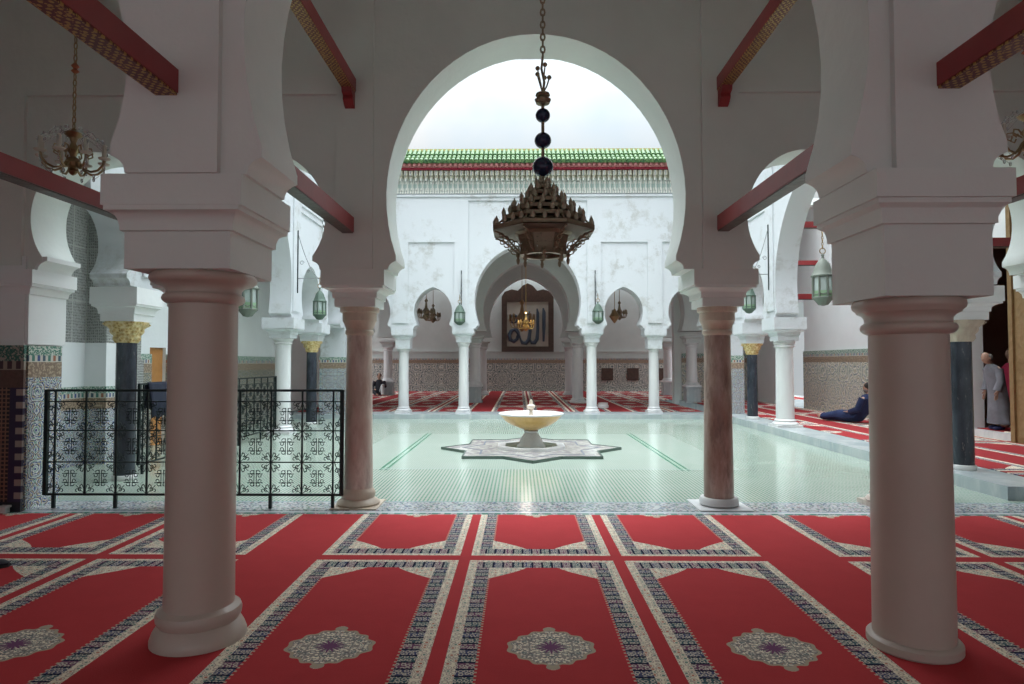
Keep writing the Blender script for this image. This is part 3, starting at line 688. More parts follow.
# star surround with octagonal catch basin
g = G('star_marble_mosaic'); X, Y, Z = g.xyz(); v = g.vor(9, None, 'F1', 'Color'); sv = g.new('ShaderNodeSeparateColor'); g.nt.links.new(v, sv.inputs[0])
STAR = g.out(g.mix(g.lt(sv.outputs[0], .35), g.ramp(g.noise(5), [(.35,(.36,.35,.32)),(.55,(.50,.49,.45)),(.65,(.28,.25,.25))]), (.32,.30,.30)), .2)
def starpts(R_, n=8, ph=0):
    rin = R_*cos(pi/4)/cos(pi/8); out = []
    for k in range(n): out += [(R_*cos(ph+2*pi*k/n), R_*sin(ph+2*pi*k/n)), (rin*cos(ph+2*pi*(k+.5)/n), rin*sin(ph+2*pi*(k+.5)/n))]
    return out
s = empty('star_platform', (.2, 11.15, 0), 'low eight-pointed marble star set in the paving around the fountain', 'platform')
b = B()
o8 = [(.56*cos(pi/8+k*pi/4), .56*sin(pi/8+k*pi/4)) for k in range(8)]
sp = starpts(1.53)
# ring between octagon hole and star outline, top at z .035
n16 = len(sp); o16 = []
for k in range(16):
    a = 2*pi*k/16; rr = .56*cos(pi/8)/cos(((a) % (pi/4)) - pi/8) if True else 0
    rr = .56*cos(pi/8)/max(.001, cos(((a+pi/8) % (pi/4)) - pi/8)); o16.append((rr*cos(a), rr*sin(a)))
vs = [(x,y,.035) for x,y in sp] + [(x,y,.035) for x,y in o16] + [(x,y,0.001) for x,y in sp] + [(x,y,.001) for x,y in o16]
fs = []
for k in range(16):
    j = (k+1) % 16; fs += [(k,j,16+j,16+k), (k,32+k,32+j,j), (16+k,16+j,48+j,48+k)]
b.add(vs, fs); b.build('star_slab', STAR, s)
def ring_poly(pa, pb, z0, z1):
    n = len(pa); b = B(); vs = [(x,y,z0) for x,y in pa]+[(x,y,z0) for x,y in pb]+[(x,y,z1) for x,y in pa]+[(x,y,z1) for x,y in pb]; fs = []
    for k in range(n):
        j = (k+1) % n; fs += [(k,j,n+j,n+k),(2*n+k,2*n+j,3*n+j,3*n+k),(k,j,2*n+j,2*n+k),(n+k,n+j,3*n+j,3*n+k)]
    b.add(vs, fs); return b
ring_poly(starpts(1.565), starpts(1.53), .001, .045).build('star_edging', plain('dark_green_edging_tile', (.09,.13,.11), .25), s)
ring_poly(starpts(1.20), starpts(1.16), .030, .040).build('inner_star_line', plain('slate_line_tile', (.20,.22,.26), .25), s)
o8b = [(.48*x/.56, .48*y/.56) for x,y in o8]; o8c = [(.62*x/.56, .62*y/.56) for x,y in o8]
ring_poly(o8c, o8b, .001, .085).build('basin_rim', M_WHITE, s)
b = B(); b.prism(o8b, 'Z', .001, .03); b.build('basin_floor', plain('wet_green_basin', (.18,.22,.15), .15), s)

# ------------------------------------------------------------------ railing
def curl(cx, cz, r0_, a0, turns, sgn, n=12):
    return [(cx + r0_*(1-.55*k/n)*cos(a0+sgn*turns*2*pi*k/n), 0, cz + r0_*(1-.55*k/n)*sin(a0+sgn*turns*2*pi*k/n)) for k in range(n+1)]
def scroll_cell(b, w_, h_, r=.0042):
    """one railing cell: a knot of four back-to-back C scrolls, fans of curls in the corners, thin diagonals"""
    for sx_ in (-1,1):
        for sz_ in (-1,1):
            for (ox, oz, a0) in ((.050,.028,pi*.5), (.028,.060,0.)):
                b.tube([(sx_*x, 0, sz_*z) for x, _, z in curl(ox, oz, .024, a0, .85, 1)], r, 5)
            b.tube([(sx_*.012,0,0),(sx_*.012,0,sz_*.085)], r, 4); b.tube([(sx_*.004,0,sz_*.045),(sx_*.078,0,sz_*.045)], r, 4)
            X0, Z0 = w_/2, h_/2
            for (ox, oz, a0, sg) in ((X0-.032, Z0-.082, pi/2, 1), (X0-.080, Z0-.036, 0., -1), (X0-.050, Z0-.052, pi*.25, 1)):
                b.tube([(sx_*x, 0, sz_*z) for x, _, z in curl(ox, oz, .022, a0, .8, sg)], r, 5)
            b.tube([(sx_*(X0-.005),0,sz_*(Z0-.005)),(sx_*(X0-.06),0,sz_*(Z0-.06)),(sx_*.070,0,sz_*.075)], r*.8, 4)
            b.tube([(sx_*(X0-.005),0,sz_*(Z0-.04)),(sx_*(X0-.03),0,sz_*(Z0-.105))], r*.8, 4)
def railing(loc, rz, L, label, ncell, feet, strip=.09):
    t = empty('iron_railing', loc, label, 'railing', None, rz)
    zs = [.145, .475, .80, 1.10]; top = 1.215
    b = B(); b.box(0, L, -.014, .014, top-.012, top+.012); b.box(0, L, -.012, .012, zs[0]-.014, zs[0]+.008)
    for z in zs[1:]: b.box(0, L, -.006, .006, z-.006, z+.006)
    b.build('rails', IRON, t)
    for xx in (0.0, L):
        b = B(); b.box(xx-.018, xx+.018, -.018, .018, zs[0]-.01, top+.01); b.build('end_post', IRON, t)
    p = (L-2*strip)/ncell
    for i in range(ncell+1):
        xx = strip+i*p
        b = B(); b.box(xx-.008, xx+.008, -.008, .008, zs[0], top); b.build('upright', IRON, t)
        if i in feet:
            b = B(); b.box(xx-.015, xx+.015, -.014, .014, .002, zs[0]-.01); b.build('foot', IRON, t)
    proto = None
    for i in range(ncell):
        for k in range(3):
            if proto is None:
                b = B(); scroll_cell(b, p, zs[1]-zs[0]); c_ = proto = b.build('scrollwork', IRON, t)
            else:
                c_ = proto.copy(); C.objects.link(c_); c_.parent = t
            c_.location = (strip+(i+.5)*p, 0, (zs[k]+zs[k+1])/2)
    for xx in (strip/2, L-strip/2):
        b = B()
        for k in range(3):
            zm = (zs[k]+zs[k+1])/2
            for q in (-1,1):
                b.tube([(xx+x, 0, zm+q*.08+z) for x, _, z in curl(0,0,.028,0,1.2,q)], .005, 5)
            b.tube([(xx-.03,0,zs[k]),(xx+.03,0,zm),(xx-.03,0,zs[k+1])], .004, 4)
        b.build('side_scroll', IRON, t)
    return t
railing((-4.915, 6.62, 0), 0, 3.08, 'black wrought-iron scrollwork railing between the tiled pier and the left marble column', 9, (0,2,5,7,9))
railing((-5.1, 8.55, 0), pi/2, 4.8, 'farther black iron railing along the left courtyard arcade with a dark cloth over it', 14, (0,3,6,9,12,14))
b = B()   # cloth thrown over the farther railing
rows = []
for j in range(9):
    yy = 8.72 + .62*j/8
    prof = [(-5.1+.075+.012*sin(j*1.7), .74+.04*sin(j*2.1)), (-5.1+.060+.01*cos(j*2), 1.0), (-5.1+.03, 1.21), (-5.1, 1.236), (-5.1-.03, 1.21), (-5.1-.06+.01*cos(j*3), 1.0), (-5.1-.07+.012*sin(j*2.3), .85+.03*sin(j))]
    rows.append([(x, yy, z) for x, z in prof])
vs = [p for r_ in rows for p in r_]; m_ = 7
fs = [(i*m_+k, i*m_+k+1, (i+1)*m_+k+1, (i+1)*m_+k) for i in range(8) for k in range(m_-1)]
b.add(vs, fs, True); cl_ = b.build('hanging_cloth', plain('dark_navy_cloth', (.012,.016,.035), .9)); tag(cl_, 'dark navy cloth draped over the railing of the left courtyard arcade', 'cloth')
sm = cl_.modifiers.new('thick', 'SOLIDIFY'); sm.thickness = .012

# ------------------------------------------------------------------ great bronze chandelier
CX, CY = .185, 5.0
ch = empty('bronze_chandelier', (CX, CY, 2.27), 'large tiered bronze mosque chandelier hanging in the central arch', 'chandelier')
ch.scale = (1.06,1.06,1.0)
tiers = [(.395,.245,28),(.325,.325,22),(.255,.395,18),(.185,.46,14),(.12,.53,10),(.065,.59,6)]
def hexring(b, r, z0, z1, th=.02, n=8, ph=pi/8):
    pa = [(r*cos(ph+2*pi*k/n), r*sin(ph+2*pi*k/n)) for k in range(n)]; pb = [((r-th)*cos(ph+2*pi*k/n), (r-th)*sin(ph+2*pi*k/n)) for k in range(n)]
    q = ring_poly(pa, pb, z0, z1); b.add(q.v, q.f)
b = B()
for (r, z, n_) in tiers:
    hexring(b, r, z, z+.036, .014); hexring(b, r, z, z+.01, .05); hexring(b, r*.93, z+.022, z+.034, .03)
    for k in range(8):
        a = pi/8+k*pi/4; b.tube([(0,0,z+.07),(r*.98*cos(a), r*.98*sin(a), z+.01)], .006, 5)
for k in range(8):
    a = pi/8+k*pi/4; b.tube([(.39*cos(a),.39*sin(a),.26),(.19*cos(a),.19*sin(a),.45),(.03*cos(a),.03*sin(a),.64)], .008, 5)
# sloped pierced plates between tiers
b.build('tier_frame', BRONZE, ch)
g = G('pierced_bronze_sheet'); X, Y, Z = g.xyz(); an = g.M('ARCTAN2', Y, X)
v = g.vor(34, g.comb(g.mul(an, .35), Z, 0.), 'F1', 'Distance', 'EUCLIDEAN', .3)
p_ = g.new('ShaderNodeBsdfPrincipled'); p_.inputs['Base Color'].default_value = (.26,.20,.13,1); p_.inputs['Metallic'].default_value = .45; p_.inputs['Roughness'].default_value = .42
tr = g.new('ShaderNodeBsdfTransparent'); mxs = g.new('ShaderNodeMixShader'); oo = g.new('ShaderNodeOutputMaterial')
g.nt.links.new(g.lt(v, .20), mxs.inputs[0]); g.nt.links.new(p_.outputs[0], mxs.inputs[1]); g.nt.links.new(tr.outputs[0], mxs.inputs[2]); g.nt.links.new(mxs.outputs[0], oo.inputs[0])
PIERCED = g.m
b = B(); b.loft([[((r)*cos(pi/8+k*pi/4), (r)*sin(pi/8+k*pi/4), z) for k in range(8)] for r, z in ((.31,.27),(.24,.345),(.17,.42),(.11,.485),(.05,.56),(.012,.62))], True, False); b.build('pierced_cone', PIERCED, ch)
b = B(); b.loft([[((r)*cos(pi/8+k*pi/4), (r)*sin(pi/8+k*pi/4), z) for k in range(8)] for r, z in ((.19,.07),(.18,.10),(.185,.16),(.20,.22),(.24,.25))], False, False); b.build('pierced_drum', PIERCED, ch)
b = B(); hexring(b, .185, .068, .088, .05); hexring(b, .215, .235, .25, .02); b.build('drum_ring', BRONZE, ch)
b = B(); b.loft([[((r)*cos(pi/8+k*pi/4), (r)*sin(pi/8+k*pi/4), z) for k in range(8)] for r, z in ((.395,.245),(.30,.235),(.20,.245))], False, False); b.build('rim_soffit', plain('warm_bronze_plate', (.16,.125,.085), .5, .4), ch)
for k in range(8):
    a = pi/8+k*pi/4; b = B()
    b.tube([((.385-.20*q)*cos(a), (.385-.20*q)*sin(a), .235-.155*q**1.5) for q in [i/8 for i in range(9)]], .008, 6)
    for c_, rr in ((.33,.018),(.295,.022),(.255,.028),(.225,.036)):
        b.tube([((c_+rr*cos(t_))*cos(a), (c_+rr*cos(t_))*sin(a), .205-(.33-c_)*.7+rr*sin(t_)) for t_ in [i*.6 for i in range(11)]], .005, 5)
    b.build('scroll_bracket', BRONZE, ch)
for k in range(8):
    a = k*pi/4; b = B(); x, y = .185*cos(a), .185*sin(a)
    b.lathe([(.002,0),(.010,.012),(.014,.035),(.008,.055),(.018,.07),(.018,.08),(.006,.095),(.012,.11)], 8, (x,y,-.0+.0)); b.build('pendant', BRONZE, ch)
cup = None
for ti, (r, z, n_) in enumerate(tiers):
    for k in range(n_):
        # walk along the octagon outline
        q = (k+.25+.5*(ti % 2))/n_*8; i = int(q); fq = q-i
        a0 = pi/8+i*pi/4; a1 = a0+pi/4; x = (r-.012)*(cos(a0)*(1-fq)+cos(a1)*fq); y = (r-.012)*(sin(a0)*(1-fq)+sin(a1)*fq)
        if cup is None:
            b = B(); b.lathe([(.004,0),(.005,.012),(.013,.018),(.017,.034),(.015,.048),(.007,.064),(.001,.078)], 7); cup = b.build('lamp_cup', CUPG, ch); o = cup
        else:
            o = cup.copy(); C.objects.link(o); o.parent = ch
        o.location = (x, y, z+.028)
b = B(); b.tube([(0,0,.05),(0,0,1.30)], .012, 8); b.build('stem', BRONZE, ch)
for z, r in ((.775,.078),(.985,.063),(1.185,.055)):
    b = B(); b.sphere((0,0,z), r, 20, 12); b.build('glass_ball', BLUEGLASS, ch)
b = B(); b.lathe([(.01,1.26),(.05,1.28),(.062,1.31),(.04,1.33),(.055,1.345),(.05,1.36),(.015,1.37)], 16); b.build('finial_cup', BRONZE, ch)
b = B()
for k in range(5):
    a = k*2*pi/5; b.tube([(0,0,1.36),(.03*cos(a),.03*sin(a),1.42+.02*k),(.045*cos(a),.045*sin(a),1.47+.02*k)], .006, 5); b.sphere((.048*cos(a),.048*sin(a),1.49+.02*k), .018, 8, 6)
b.tube([(0,0,1.36),(.012,0,1.45),(-.01,0,1.56),(0,0,1.66)], .010, 6)
b.build('bell_cluster', BRONZE, ch)
def chain(b, z0, z1, link=.045, r=.005, x=0, y=0, wd=.012):
    z = z0; i = 0
    while z < z1:
        pts = []
        for k in range(9):
            a = 2*pi*k/8; u = wd*cos(a); v_ = link*.62*sin(a)
            pts.append((x+(u if i % 2 else 0), y+(0 if i % 2 else u), z+link/2+v_))
        b.tube(pts, r, 5); z += link; i += 1
b = B(); chain(b, 1.64, CEILZ-2.27, .05, .007, wd=.016); b.build('chain', BRONZE, ch)

# ------------------------------------------------------------------ crystal chandeliers in the aisles
def crystal_chandelier(loc, label, ceil=CEILZ):
    t = empty('crystal_chandelier', loc, label, 'chandelier', 'crystal chandeliers in the side aisles')
    b = B(); b.lathe([(.004,-.20),(.02,-.19),(.035,-.17),(.02,-.145),(.05,-.13),(.06,-.10),(.045,-.07),(.02,-.05),(.03,-.02),(.05,.0),(.03,.03),(.018,.06),(.03,.10),(.06,.12),(.07,.135),(.02,.16),(.01,.18)], 18); b.build('baluster', BRASSD, t)
    for k in range(8):
        a = k*pi/4+.2; c_, s_ = cos(a), sin(a); b = B()
        prof = [(.04,-.09),(.08,-.145),(.13,-.165),(.18,-.15),(.215,-.11),(.225,-.07)]
        b.tube([(x*c_, x*s_, z) for x, z in prof], .009, 6)
        prof = [(.05,-.02),(.09,.02),(.13,.02),(.14,-.02),(.11,-.04),(.095,-.015)]
        b.tube([(x*c_, x*s_, z) for x, z in prof], .006, 5)
        arm = b.build('arm', BRASSD, t)
        b = B(); b.lathe([(.01,-.07),(.04,-.06),(.045,-.05),(.012,-.045),(.016,-.03),(.016,.05),(.004,.06)], 10, (.225*c_,.225*s_,0)); b.build('candle', plain('ivory_candle', (.6,.56,.48), .5) if k == 0 else bpy.data.materials['ivory_candle'], arm)
        b = B()
        for q in range(5):
            x = .225*(1-q/6)+.02; z = .0+.13*(q/4)**1.0 + (.02 if q % 2 else 0)
            b.sphere((x*c_, x*s_, z+.03), .011, 6, 4, (1,1,1.4)); 
        b.tube([(.225*c_*.2, .225*s_*.2, .16),(.15*c_,.15*s_,.09),(.245*c_,.245*s_,.03),(.225*c_,.225*s_,-.125),(.15*c_,.15*s_,-.20)], .003, 4)
        for q in range(4): b.tube([(.225*(1-q/6)*c_+.02*c_, .225*(1-q/6)*s_+.02*s_, .03+.13*q/4+(.02 if q%2 else 0)),(.225*(1-(q+1)/6)*c_+.02*c_, .225*(1-(q+1)/6)*s_+.02*s_, .03+.13*(q+1)/4+(.02 if (q+1)%2 else 0))], .004, 4)
        for dz in (-.10,-.125): b.sphere((.225*c_,.225*s_,dz), .010, 6, 4, (1,1,1.6))
        b.sphere((.15*c_,.15*s_,-.20), .012, 6, 4, (1,1,1.5)); b.build('crystal_drops', CRYSTAL, arm)
    b = B(); chain(b, .17, ceil-loc[2], .05, .005); b.build('chain', BRASSD, t)
    b = B(); b.lathe([(.008,0),(.03,.02),(.012,.04),(.03,.06),(.008,.09)], 8, (0,0,.62)); b.build('chain_bow', plain('orange_ribbon', (.35,.10,.04), .6) if 'orange_ribbon' not in bpy.data.materials else bpy.data.materials['orange_ribbon'], t)
    return t
crystal_chandelier((-3.55, 5.0, 3.19), 'brass and crystal chandelier above the red tie beam at upper left')
crystal_chandelier((3.98, 5.0, 3.30), 'brass and crystal chandelier cut off by the right edge of the view')

# ------------------------------------------------------------------ lanterns
def lantern(loc, label, h=.62, wdt=.29, metal=PATINA, chain_to=None, green=True, group='green glass lanterns around the court', arm=None):
    """hanging octagonal lantern; loc is the bottom centre"""
    t = empty('hanging_lantern', loc, label, 'lantern', group)
    r = wdt/2; n = 8
    b = B(); b.lathe([(.02*h,0),(.10*h,.02*h),(r*.75,.10*h),(r*.95,.14*h),(r*1.02,.16*h),(r*.98,.18*h)], n, (0,0,0), False); b.build('bottom', metal, t)
    b = B(); b.lathe([(r*.88,.18*h),(r*.88,.58*h)], n, (0,0,0), False); b.build('glass', CLEARG if not green else CLEARG, t)
    b = B()
    for k in range(n):
        a = 2*pi*k/n; a2 = a+2*pi/n; b.tube([(r*.92*cos(a), r*.92*sin(a), .17*h),(r*.92*cos(a), r*.92*sin(a), .60*h)], .014*wdt/.29, 6)
        m = (a+a2)/2; rr = r*.87
        b.tube([(rr*cos(a+.1), rr*sin(a+.1), .24*h),(rr*.97*cos(m), rr*.97*sin(m), .22*h),(rr*cos(a2-.1), rr*sin(a2-.1), .24*h)], .008, 4)
    b.build('frame', metal, t)
    b = B(); b.lathe([(r*.9,.18*h),(r*.905,.30*h)], n, (0,0,0), False); b.build('green_pane', GREENG, t)
    b = B(); b.lathe([(r*1.02,.58*h),(r*1.05,.61*h),(r*.92,.64*h),(r*.80,.72*h),(r*.72,.76*h),(r*.6,.84*h),(r*.35,.92*h),(r*.12,.96*h),(r*.10,1.0*h),(r*.16,1.03*h),(.01,1.06*h)], 16 if not green else n, (0,0,0), not green); b.build('dome', metal, t)
    b = B(); b.tube([(.045*cos(a), 0, 1.11*h+.045*sin(a)) for a in [k*2*pi/12 for k in range(13)]], .008, 6); b.build('ring', BRASSD, t)
    if chain_to is not None:
        b = B(); chain(b, 1.16*h, chain_to-loc[2], .05, .006); b.build('chain', BRASSD, t)
    return t
def bracket(base, tip, zt, zb, label, za=None):
    """iron wall bracket: back bar, level arm at za and a scrolled brace above it"""
    t = empty('wall_bracket', (base[0], base[1], zb), label, 'bracket', 'iron lantern brackets')
    dx, dy = tip[0]-base[0], tip[1]-base[1]; L = sqrt(dx*dx+dy*dy); ux, uy = dx/L, dy/L; H = zt-zb; A = (za or zb+H*.5)-zb
    b = B(); b.tube([(ux*.02,uy*.02,0),(ux*.02,uy*.02,H)], .013, 6); b.build('back_bar', IRON, t)
    b = B(); b.tube([(ux*.02,uy*.02,A),(dx,dy,A)], .009, 6)
    b.tube([(ux*L*q, uy*L*q, A+(H-A)*(1-q)**1.7) for q in [.05+.95*i/8 for i in range(9)]], .008, 6)
    for q, rr in ((.22,.05),(.5,.035)):
        zc = A+(H-A)*(1-q)**1.7*.5
        b.tube([(ux*(L*q+rr*(1-a/14)*cos(a)), uy*(L*q+rr*(1-a/14)*cos(a)), zc+rr*(1-a/14)*sin(a)) for a in [k*.7 for k in range(13)]], .006, 5)
    b.build('arm', GREYIRON, t)
    return t
def blantern(base, tip, zt, zb, h, lb, lb2, zl, ka=None, **k):
    arm_z = ka if ka else zl+h*1.35
    bracket(base, tip, zt, zb, lb2, arm_z)
    lantern((tip[0], tip[1], zl), lb, h=h, chain_to=arm_z-.01, **k)
blantern((5.32,13.63),(4.88,13.63),4.45,3.05,.62,'green glass lantern hanging beside the dark red marble column','iron bracket on the right courtyard arcade above the white column',2.55)
blantern((-4.78,13.63),(-4.28,13.63),4.35,3.0,.66,'green glass lantern hanging left of the pinkish marble column','iron bracket on the left courtyard arcade above the white column',2.42)
lx = lantern((4.78,10.1,2.40), 'tall silvery lantern with green panes hanging just left of the right foreground column', h=.78, wdt=.34, metal=SILVER, chain_to=5.62, green=False)
bracket((5.35,10.1),(4.78,10.1),5.7,4.9+.55,'iron bracket over the right side big arch')
lantern((-4.45,10.4,2.25), 'silvery lantern half hidden behind the left foreground column', h=.78, wdt=.34, metal=SILVER, chain_to=5.62, green=False)
bracket((-4.81,10.4),(-4.45,10.4),5.7,5.45,'iron bracket over the left side big arch')
blantern((-1.60,FY-.32),(-1.62,FY-.62),4.05,3.1,.58,'small green lantern on a pole bracket left of the far central arch','iron bracket left of the far central arch',2.52, wdt=.30)
blantern((2.08,FY-.32),(2.12,FY-.62),4.05,3.1,.58,'small green lantern on a pole bracket right of the far central arch','iron bracket right of the far central arch',2.55, wdt=.30)

# ------------------------------------------------------------------ hall fittings
def brass_chandelier(loc, label, s=1., mat=BRASS, ceil=CEILZ, n=8):
    t = empty('brass_chandelier', loc, label, 'chandelier', 'small chandeliers of the far hall')
    b = B(); b.lathe([(.01*s,-.12*s),(.05*s,-.08*s),(.10*s,.0),(.06*s,.06*s),(.11*s,.12*s),(.04*s,.22*s),(.02*s,.36*s),(.05*s,.40*s),(.01*s,.46*s)], 14); b.build('body', mat, t)
    for k in range(n):
        a = 2*pi*k/n; b = B(); c_, s_ = cos(a), sin(a)
        b.tube([(x*c_*s, x*s_*s, z*s) for x, z in ((.06,0),(.12,-.05),(.18,-.04),(.21,.02),(.21,.06))], .012*s, 5)
        b.lathe([(.01*s,.06*s),(.035*s,.08*s),(.03*s,.10*s),(.02*s,.18*s),(.004*s,.20*s)], 8, (.21*c_*s,.21*s_*s,0)); b.build('arm', mat, t)
    b = B(); b.tube([(0,0,.44*s),(0,0,ceil-loc[2])], .012, 6); b.build('rod', mat, t)
    return t
brass_chandelier((.20, 19.9, 2.62), 'bright gold chandelier hanging in front of the framed calligraphy', 1.15)
brass_chandelier((.10, 25.2, 3.0), 'dim chandelier behind the bright gold one', 2.2, BRASSD)
for x, y, z, lb in ((-3.25,24.0,3.15,'dark chandelier seen through the far small arch left of centre, its upper one'), (-3.0,20.5,3.0,'dark chandelier seen through the far small arch left of centre, its lower one'), (3.75,24.0,3.25,'dark chandelier seen through the far small arch right of centre')):
    brass_chandelier((x,y,z), lb, 1.25, BRONZE)
t = empty('pendant_lamp', (3.0,20.2,2.75), 'small diamond-shaped brass lamp in the far small arch right of centre', 'lamp')
b = B(); b.lathe([(.01,0),(.06,.06),(.17,.22),(.06,.38),(.02,.46)], 8, smooth=False); b.build('body', BRASSD, t)
b = B(); b.tube([(0,0,.45),(0,0,3.25)], .01, 5); b.build('rod', BRASSD, t)
def lamp(loc, w_, name='chandelier_lamp'):
    l = bpy.data.lights.new(name, 'POINT'); l.energy = w_; l.color = (1.0,.90,.78); l.shadow_soft_size = .15
    o = bpy.data.objects.new(name, l); C.objects.link(o); o.location = loc
lamp((.20,19.9,2.95), 9)
# framed calligraphy on the back wall
fr = empty('framed_calligraphy', (.40, 31.44, 2.05), 'large framed Arabic calligraphy in a dark carved frame on the far wall', 'picture frame')
FW, FH = 2.55, 2.95
b = B()
for (xa,xb,za,zb) in ((-FW/2,FW/2,0,.26),(-FW/2,-FW/2+.26,.26,FH-.5),(FW/2-.26,FW/2,.26,FH-.5),(-FW/2,FW/2,FH-.5,FH-.24)): b.box(xa,xb,-.10,.04,za,zb)
b.prism([(-FW/2,FH-.24),(FW/2,FH-.24),(FW/2-.15,FH),(FW/2-.5,FH+.12),(FW/2-.8,FH+.05),(.25,FH+.30),(0,FH+.42),(-.25,FH+.30),(-FW/2+.8,FH+.05),(-FW/2+.5,FH+.12),(-FW/2+.15,FH)], 'X', -.10, .04)
b.build('carved_frame', DWOOD, fr)
b = B(); b.box(-FW/2+.26,FW/2-.26,-.04,.0,.26,FH-.5); b.build('panel', plaster('aged_parchment', (.50,.45,.38), (.42,.38,.32), .7, 2), fr)
b = B(); yk = -.055
def stroke(pts, r): b.tube([(x, yk, z) for x, z in pts], r, 8)
# the word written right to left: upright, two tall strokes joined by bowls, closing loop, with marks above
stroke([(.78,.50),(.80,1.2),(.80,1.95),(.76,2.15)], [.05,.085,.085,.03])
stroke([(.46,2.12),(.50,1.9),(.50,1.1),(.46,.62),(.34,.44),(.20,.44),(.10,.60)], [.03,.07,.08,.09,.10,.09,.04])
stroke([(.08,1.75),(.12,1.6),(.12,1.0),(.06,.60),(-.08,.42),(-.26,.44),(-.36,.62)], [.03,.06,.08,.10,.10,.09,.04])
stroke([(-.34,.60),(-.46,.90),(-.62,1.10),(-.80,1.02),(-.90,.80),(-.84,.58),(-.68,.50),(-.52,.62),(-.44,.95),(-.56,1.20)], [.05,.07,.09,.10,.10,.10,.10,.08,.06,.03])
stroke([(-.68+.17*cos(a), 1.62+.17*sin(a)) for a in [k*2*pi/16 for k in range(17)]], .06)
stroke([(-.10,1.95),(-.05,1.80),(.0,1.95),(.05,1.80),(.10,1.98)], .03)
b.build('calligraphy', plain('blue_black_ink', (.03,.045,.07), .5), fr)
# small notice boards leaning on dado, right
for i,(x,z) in enumerate(((4.3,.95),(5.55,.95),(6.9,.95))):
    b = B(); b.box(x-.28,x+.28,31.38,31.44,z-.3,z+.3); b.box(x-.22,x+.22,31.36,31.38,z-.24,z+.24)
    o = b.build('wall_vent_panel', DWOOD); tag(o, 'small dark square panel in the far hall dado, %s of three' % ('leftmost','middle','rightmost')[i], 'panel', 'square panels in the far dado')
# carved wood leaf at the right doorway
dl_ = empty('carved_door_leaf', (8.43, 10.95, .155), 'tall brown carved wooden door leaf at the right edge beside the grey robed man', 'door')
b = B(); b.box(-.05,.05,-1.5,.0,0,4.35); b.build('leaf', WOOD, dl_)
b = B()
for z0,z1 in ((.1,1.2),(1.35,2.6),(2.75,4.2)):
    b.box(-.075,-.05,-.62,-.10,z0,z1); b.box(-.075,-.05,-1.4,-.8,z0,z1)
b.build('raised_panel', WOOD, dl_)
b = B(); b.box(-.09,.06,-.03,.06,0,4.4); b.build('jamb_post', WOOD, dl_)
# arched head of the doorway
b = B(); arch_wall(b, 'Y', 10.95, 12.3, 2.6, 4.6, 8.52, 8.70, [(11.62,.62,3.0,3.75)]); struct(b, 'wall_doorway_head', PL_WH)

# ------------------------------------------------------------------ people
SKIN = plain('skin', (.42,.25,.18), .6); HAIR_G = plain('grey_hair', (.16,.14,.13), .8); HAIR_D = plain('dark_hair', (.02,.018,.016), .8)
def body(name, joints, edges, parent, mat=SKIN, sub=1):
    names = list(joints); me = bpy.data.meshes.new(name)
    me.from_pydata([joints[k][0] for k in names], [(names.index(a), names.index(b_)) for a, b_ in edges], [])
    o = bpy.data.objects.new(name, me); C.objects.link(o); o.parent = parent
    sk = o.modifiers.new('skin', 'SKIN'); sk.use_smooth_shade = True
    if not me.skin_vertices: pass
    for i, k in enumerate(names):
        r = joints[k][1]; sv = me.skin_vertices[0].data[i]; sv.radius = (r, r) if not isinstance(r, tuple) else r; sv.use_root = (k == 'pelvis')
    ss = o.modifiers.new('sub', 'SUBSURF'); ss.levels = sub; ss.render_levels = sub
    me.materials.append(mat); return o
def hand(J, E, pre, wrist, d, side, s=1.):
    """palm and five fingers from wrist joint name; d finger direction, side thumb direction"""
    d = Vector(d).normalized(); sd = Vector(side).normalized(); w0 = Vector(J[wrist][0])
    p = w0 + d*.055*s; J[pre+'palm'] = (tuple(p), (.022,.022)); E.append((wrist, pre+'palm'))
    for i, (off, L) in enumerate(((.028,.062),(.010,.078),(-.009,.070),(-.027,.055))):
        a = p + sd*off*.9 + d*.035*s; b2 = a + d*L*.55; c2 = b2 + d*L*.4 + Vector((0,0,-.008))
        J[f'{pre}f{i}a'] = (tuple(a), .0095); J[f'{pre}f{i}b'] = (tuple(b2), .0085); J[f'{pre}f{i}c'] = (tuple(c2), .007)
        E += [(pre+'palm', f'{pre}f{i}a'), (f'{pre}f{i}a', f'{pre}f{i}b'), (f'{pre}f{i}b', f'{pre}f{i}c')]
    a = w0 + d*.03 + sd*.03; b2 = a + d*.03 + sd*.018
    J[pre+'ta'] = (tuple(a), .011); J[pre+'tb'] = (tuple(b2), .009); E += [(wrist, pre+'ta'), (pre+'ta', pre+'tb')]
def head(b, c, r, f, upv=(0,0,1)):
    """b: mesh builder; c centre, f facing dir: ellipsoid skull with jaw, nose, ears"""
    f = Vector(f).normalized(); u = Vector(upv); u = (u - f*u.dot(f)).normalized(); s_ = f.cross(u); c = Vector(c)
    rings = []
    for i in range(13):
        ph = pi*i/12; z = -cos(ph); rr = max(sin(ph), 1e-3); ring = []
        for j in range(20):
            th = 2*pi*j/20; fx, sxx = cos(th)*rr, sin(th)*rr
            jaw = 1 - .22*max(0, -z-.1); fwd = fx*(1.0 if fx < 0 else .93) + (.10*max(0,-z) if fx > 0 else 0)
            nose = .0
            if fx > .8*rr and abs(z+.12) < .32 and abs(sxx) < .2: nose = .20*(1-abs(z+.15)/.34)
            eye = -.06 if (abs(z-.05) < .12 and .2 < abs(sxx) < .55 and fx > 0) else 0
            ring.append(c + f*(fwd*jaw+nose+eye)*r*.95 + s_*sxx*jaw*r*.78 + u*z*r*1.22)
        rings.append(ring)
    b.loft(rings)
    for q in (-1,1): b.sphere(tuple(c + s_*q*r*.80 - f*.05*r - u*.08*r), r*.22, 8, 6, (.7,.7,1.2))
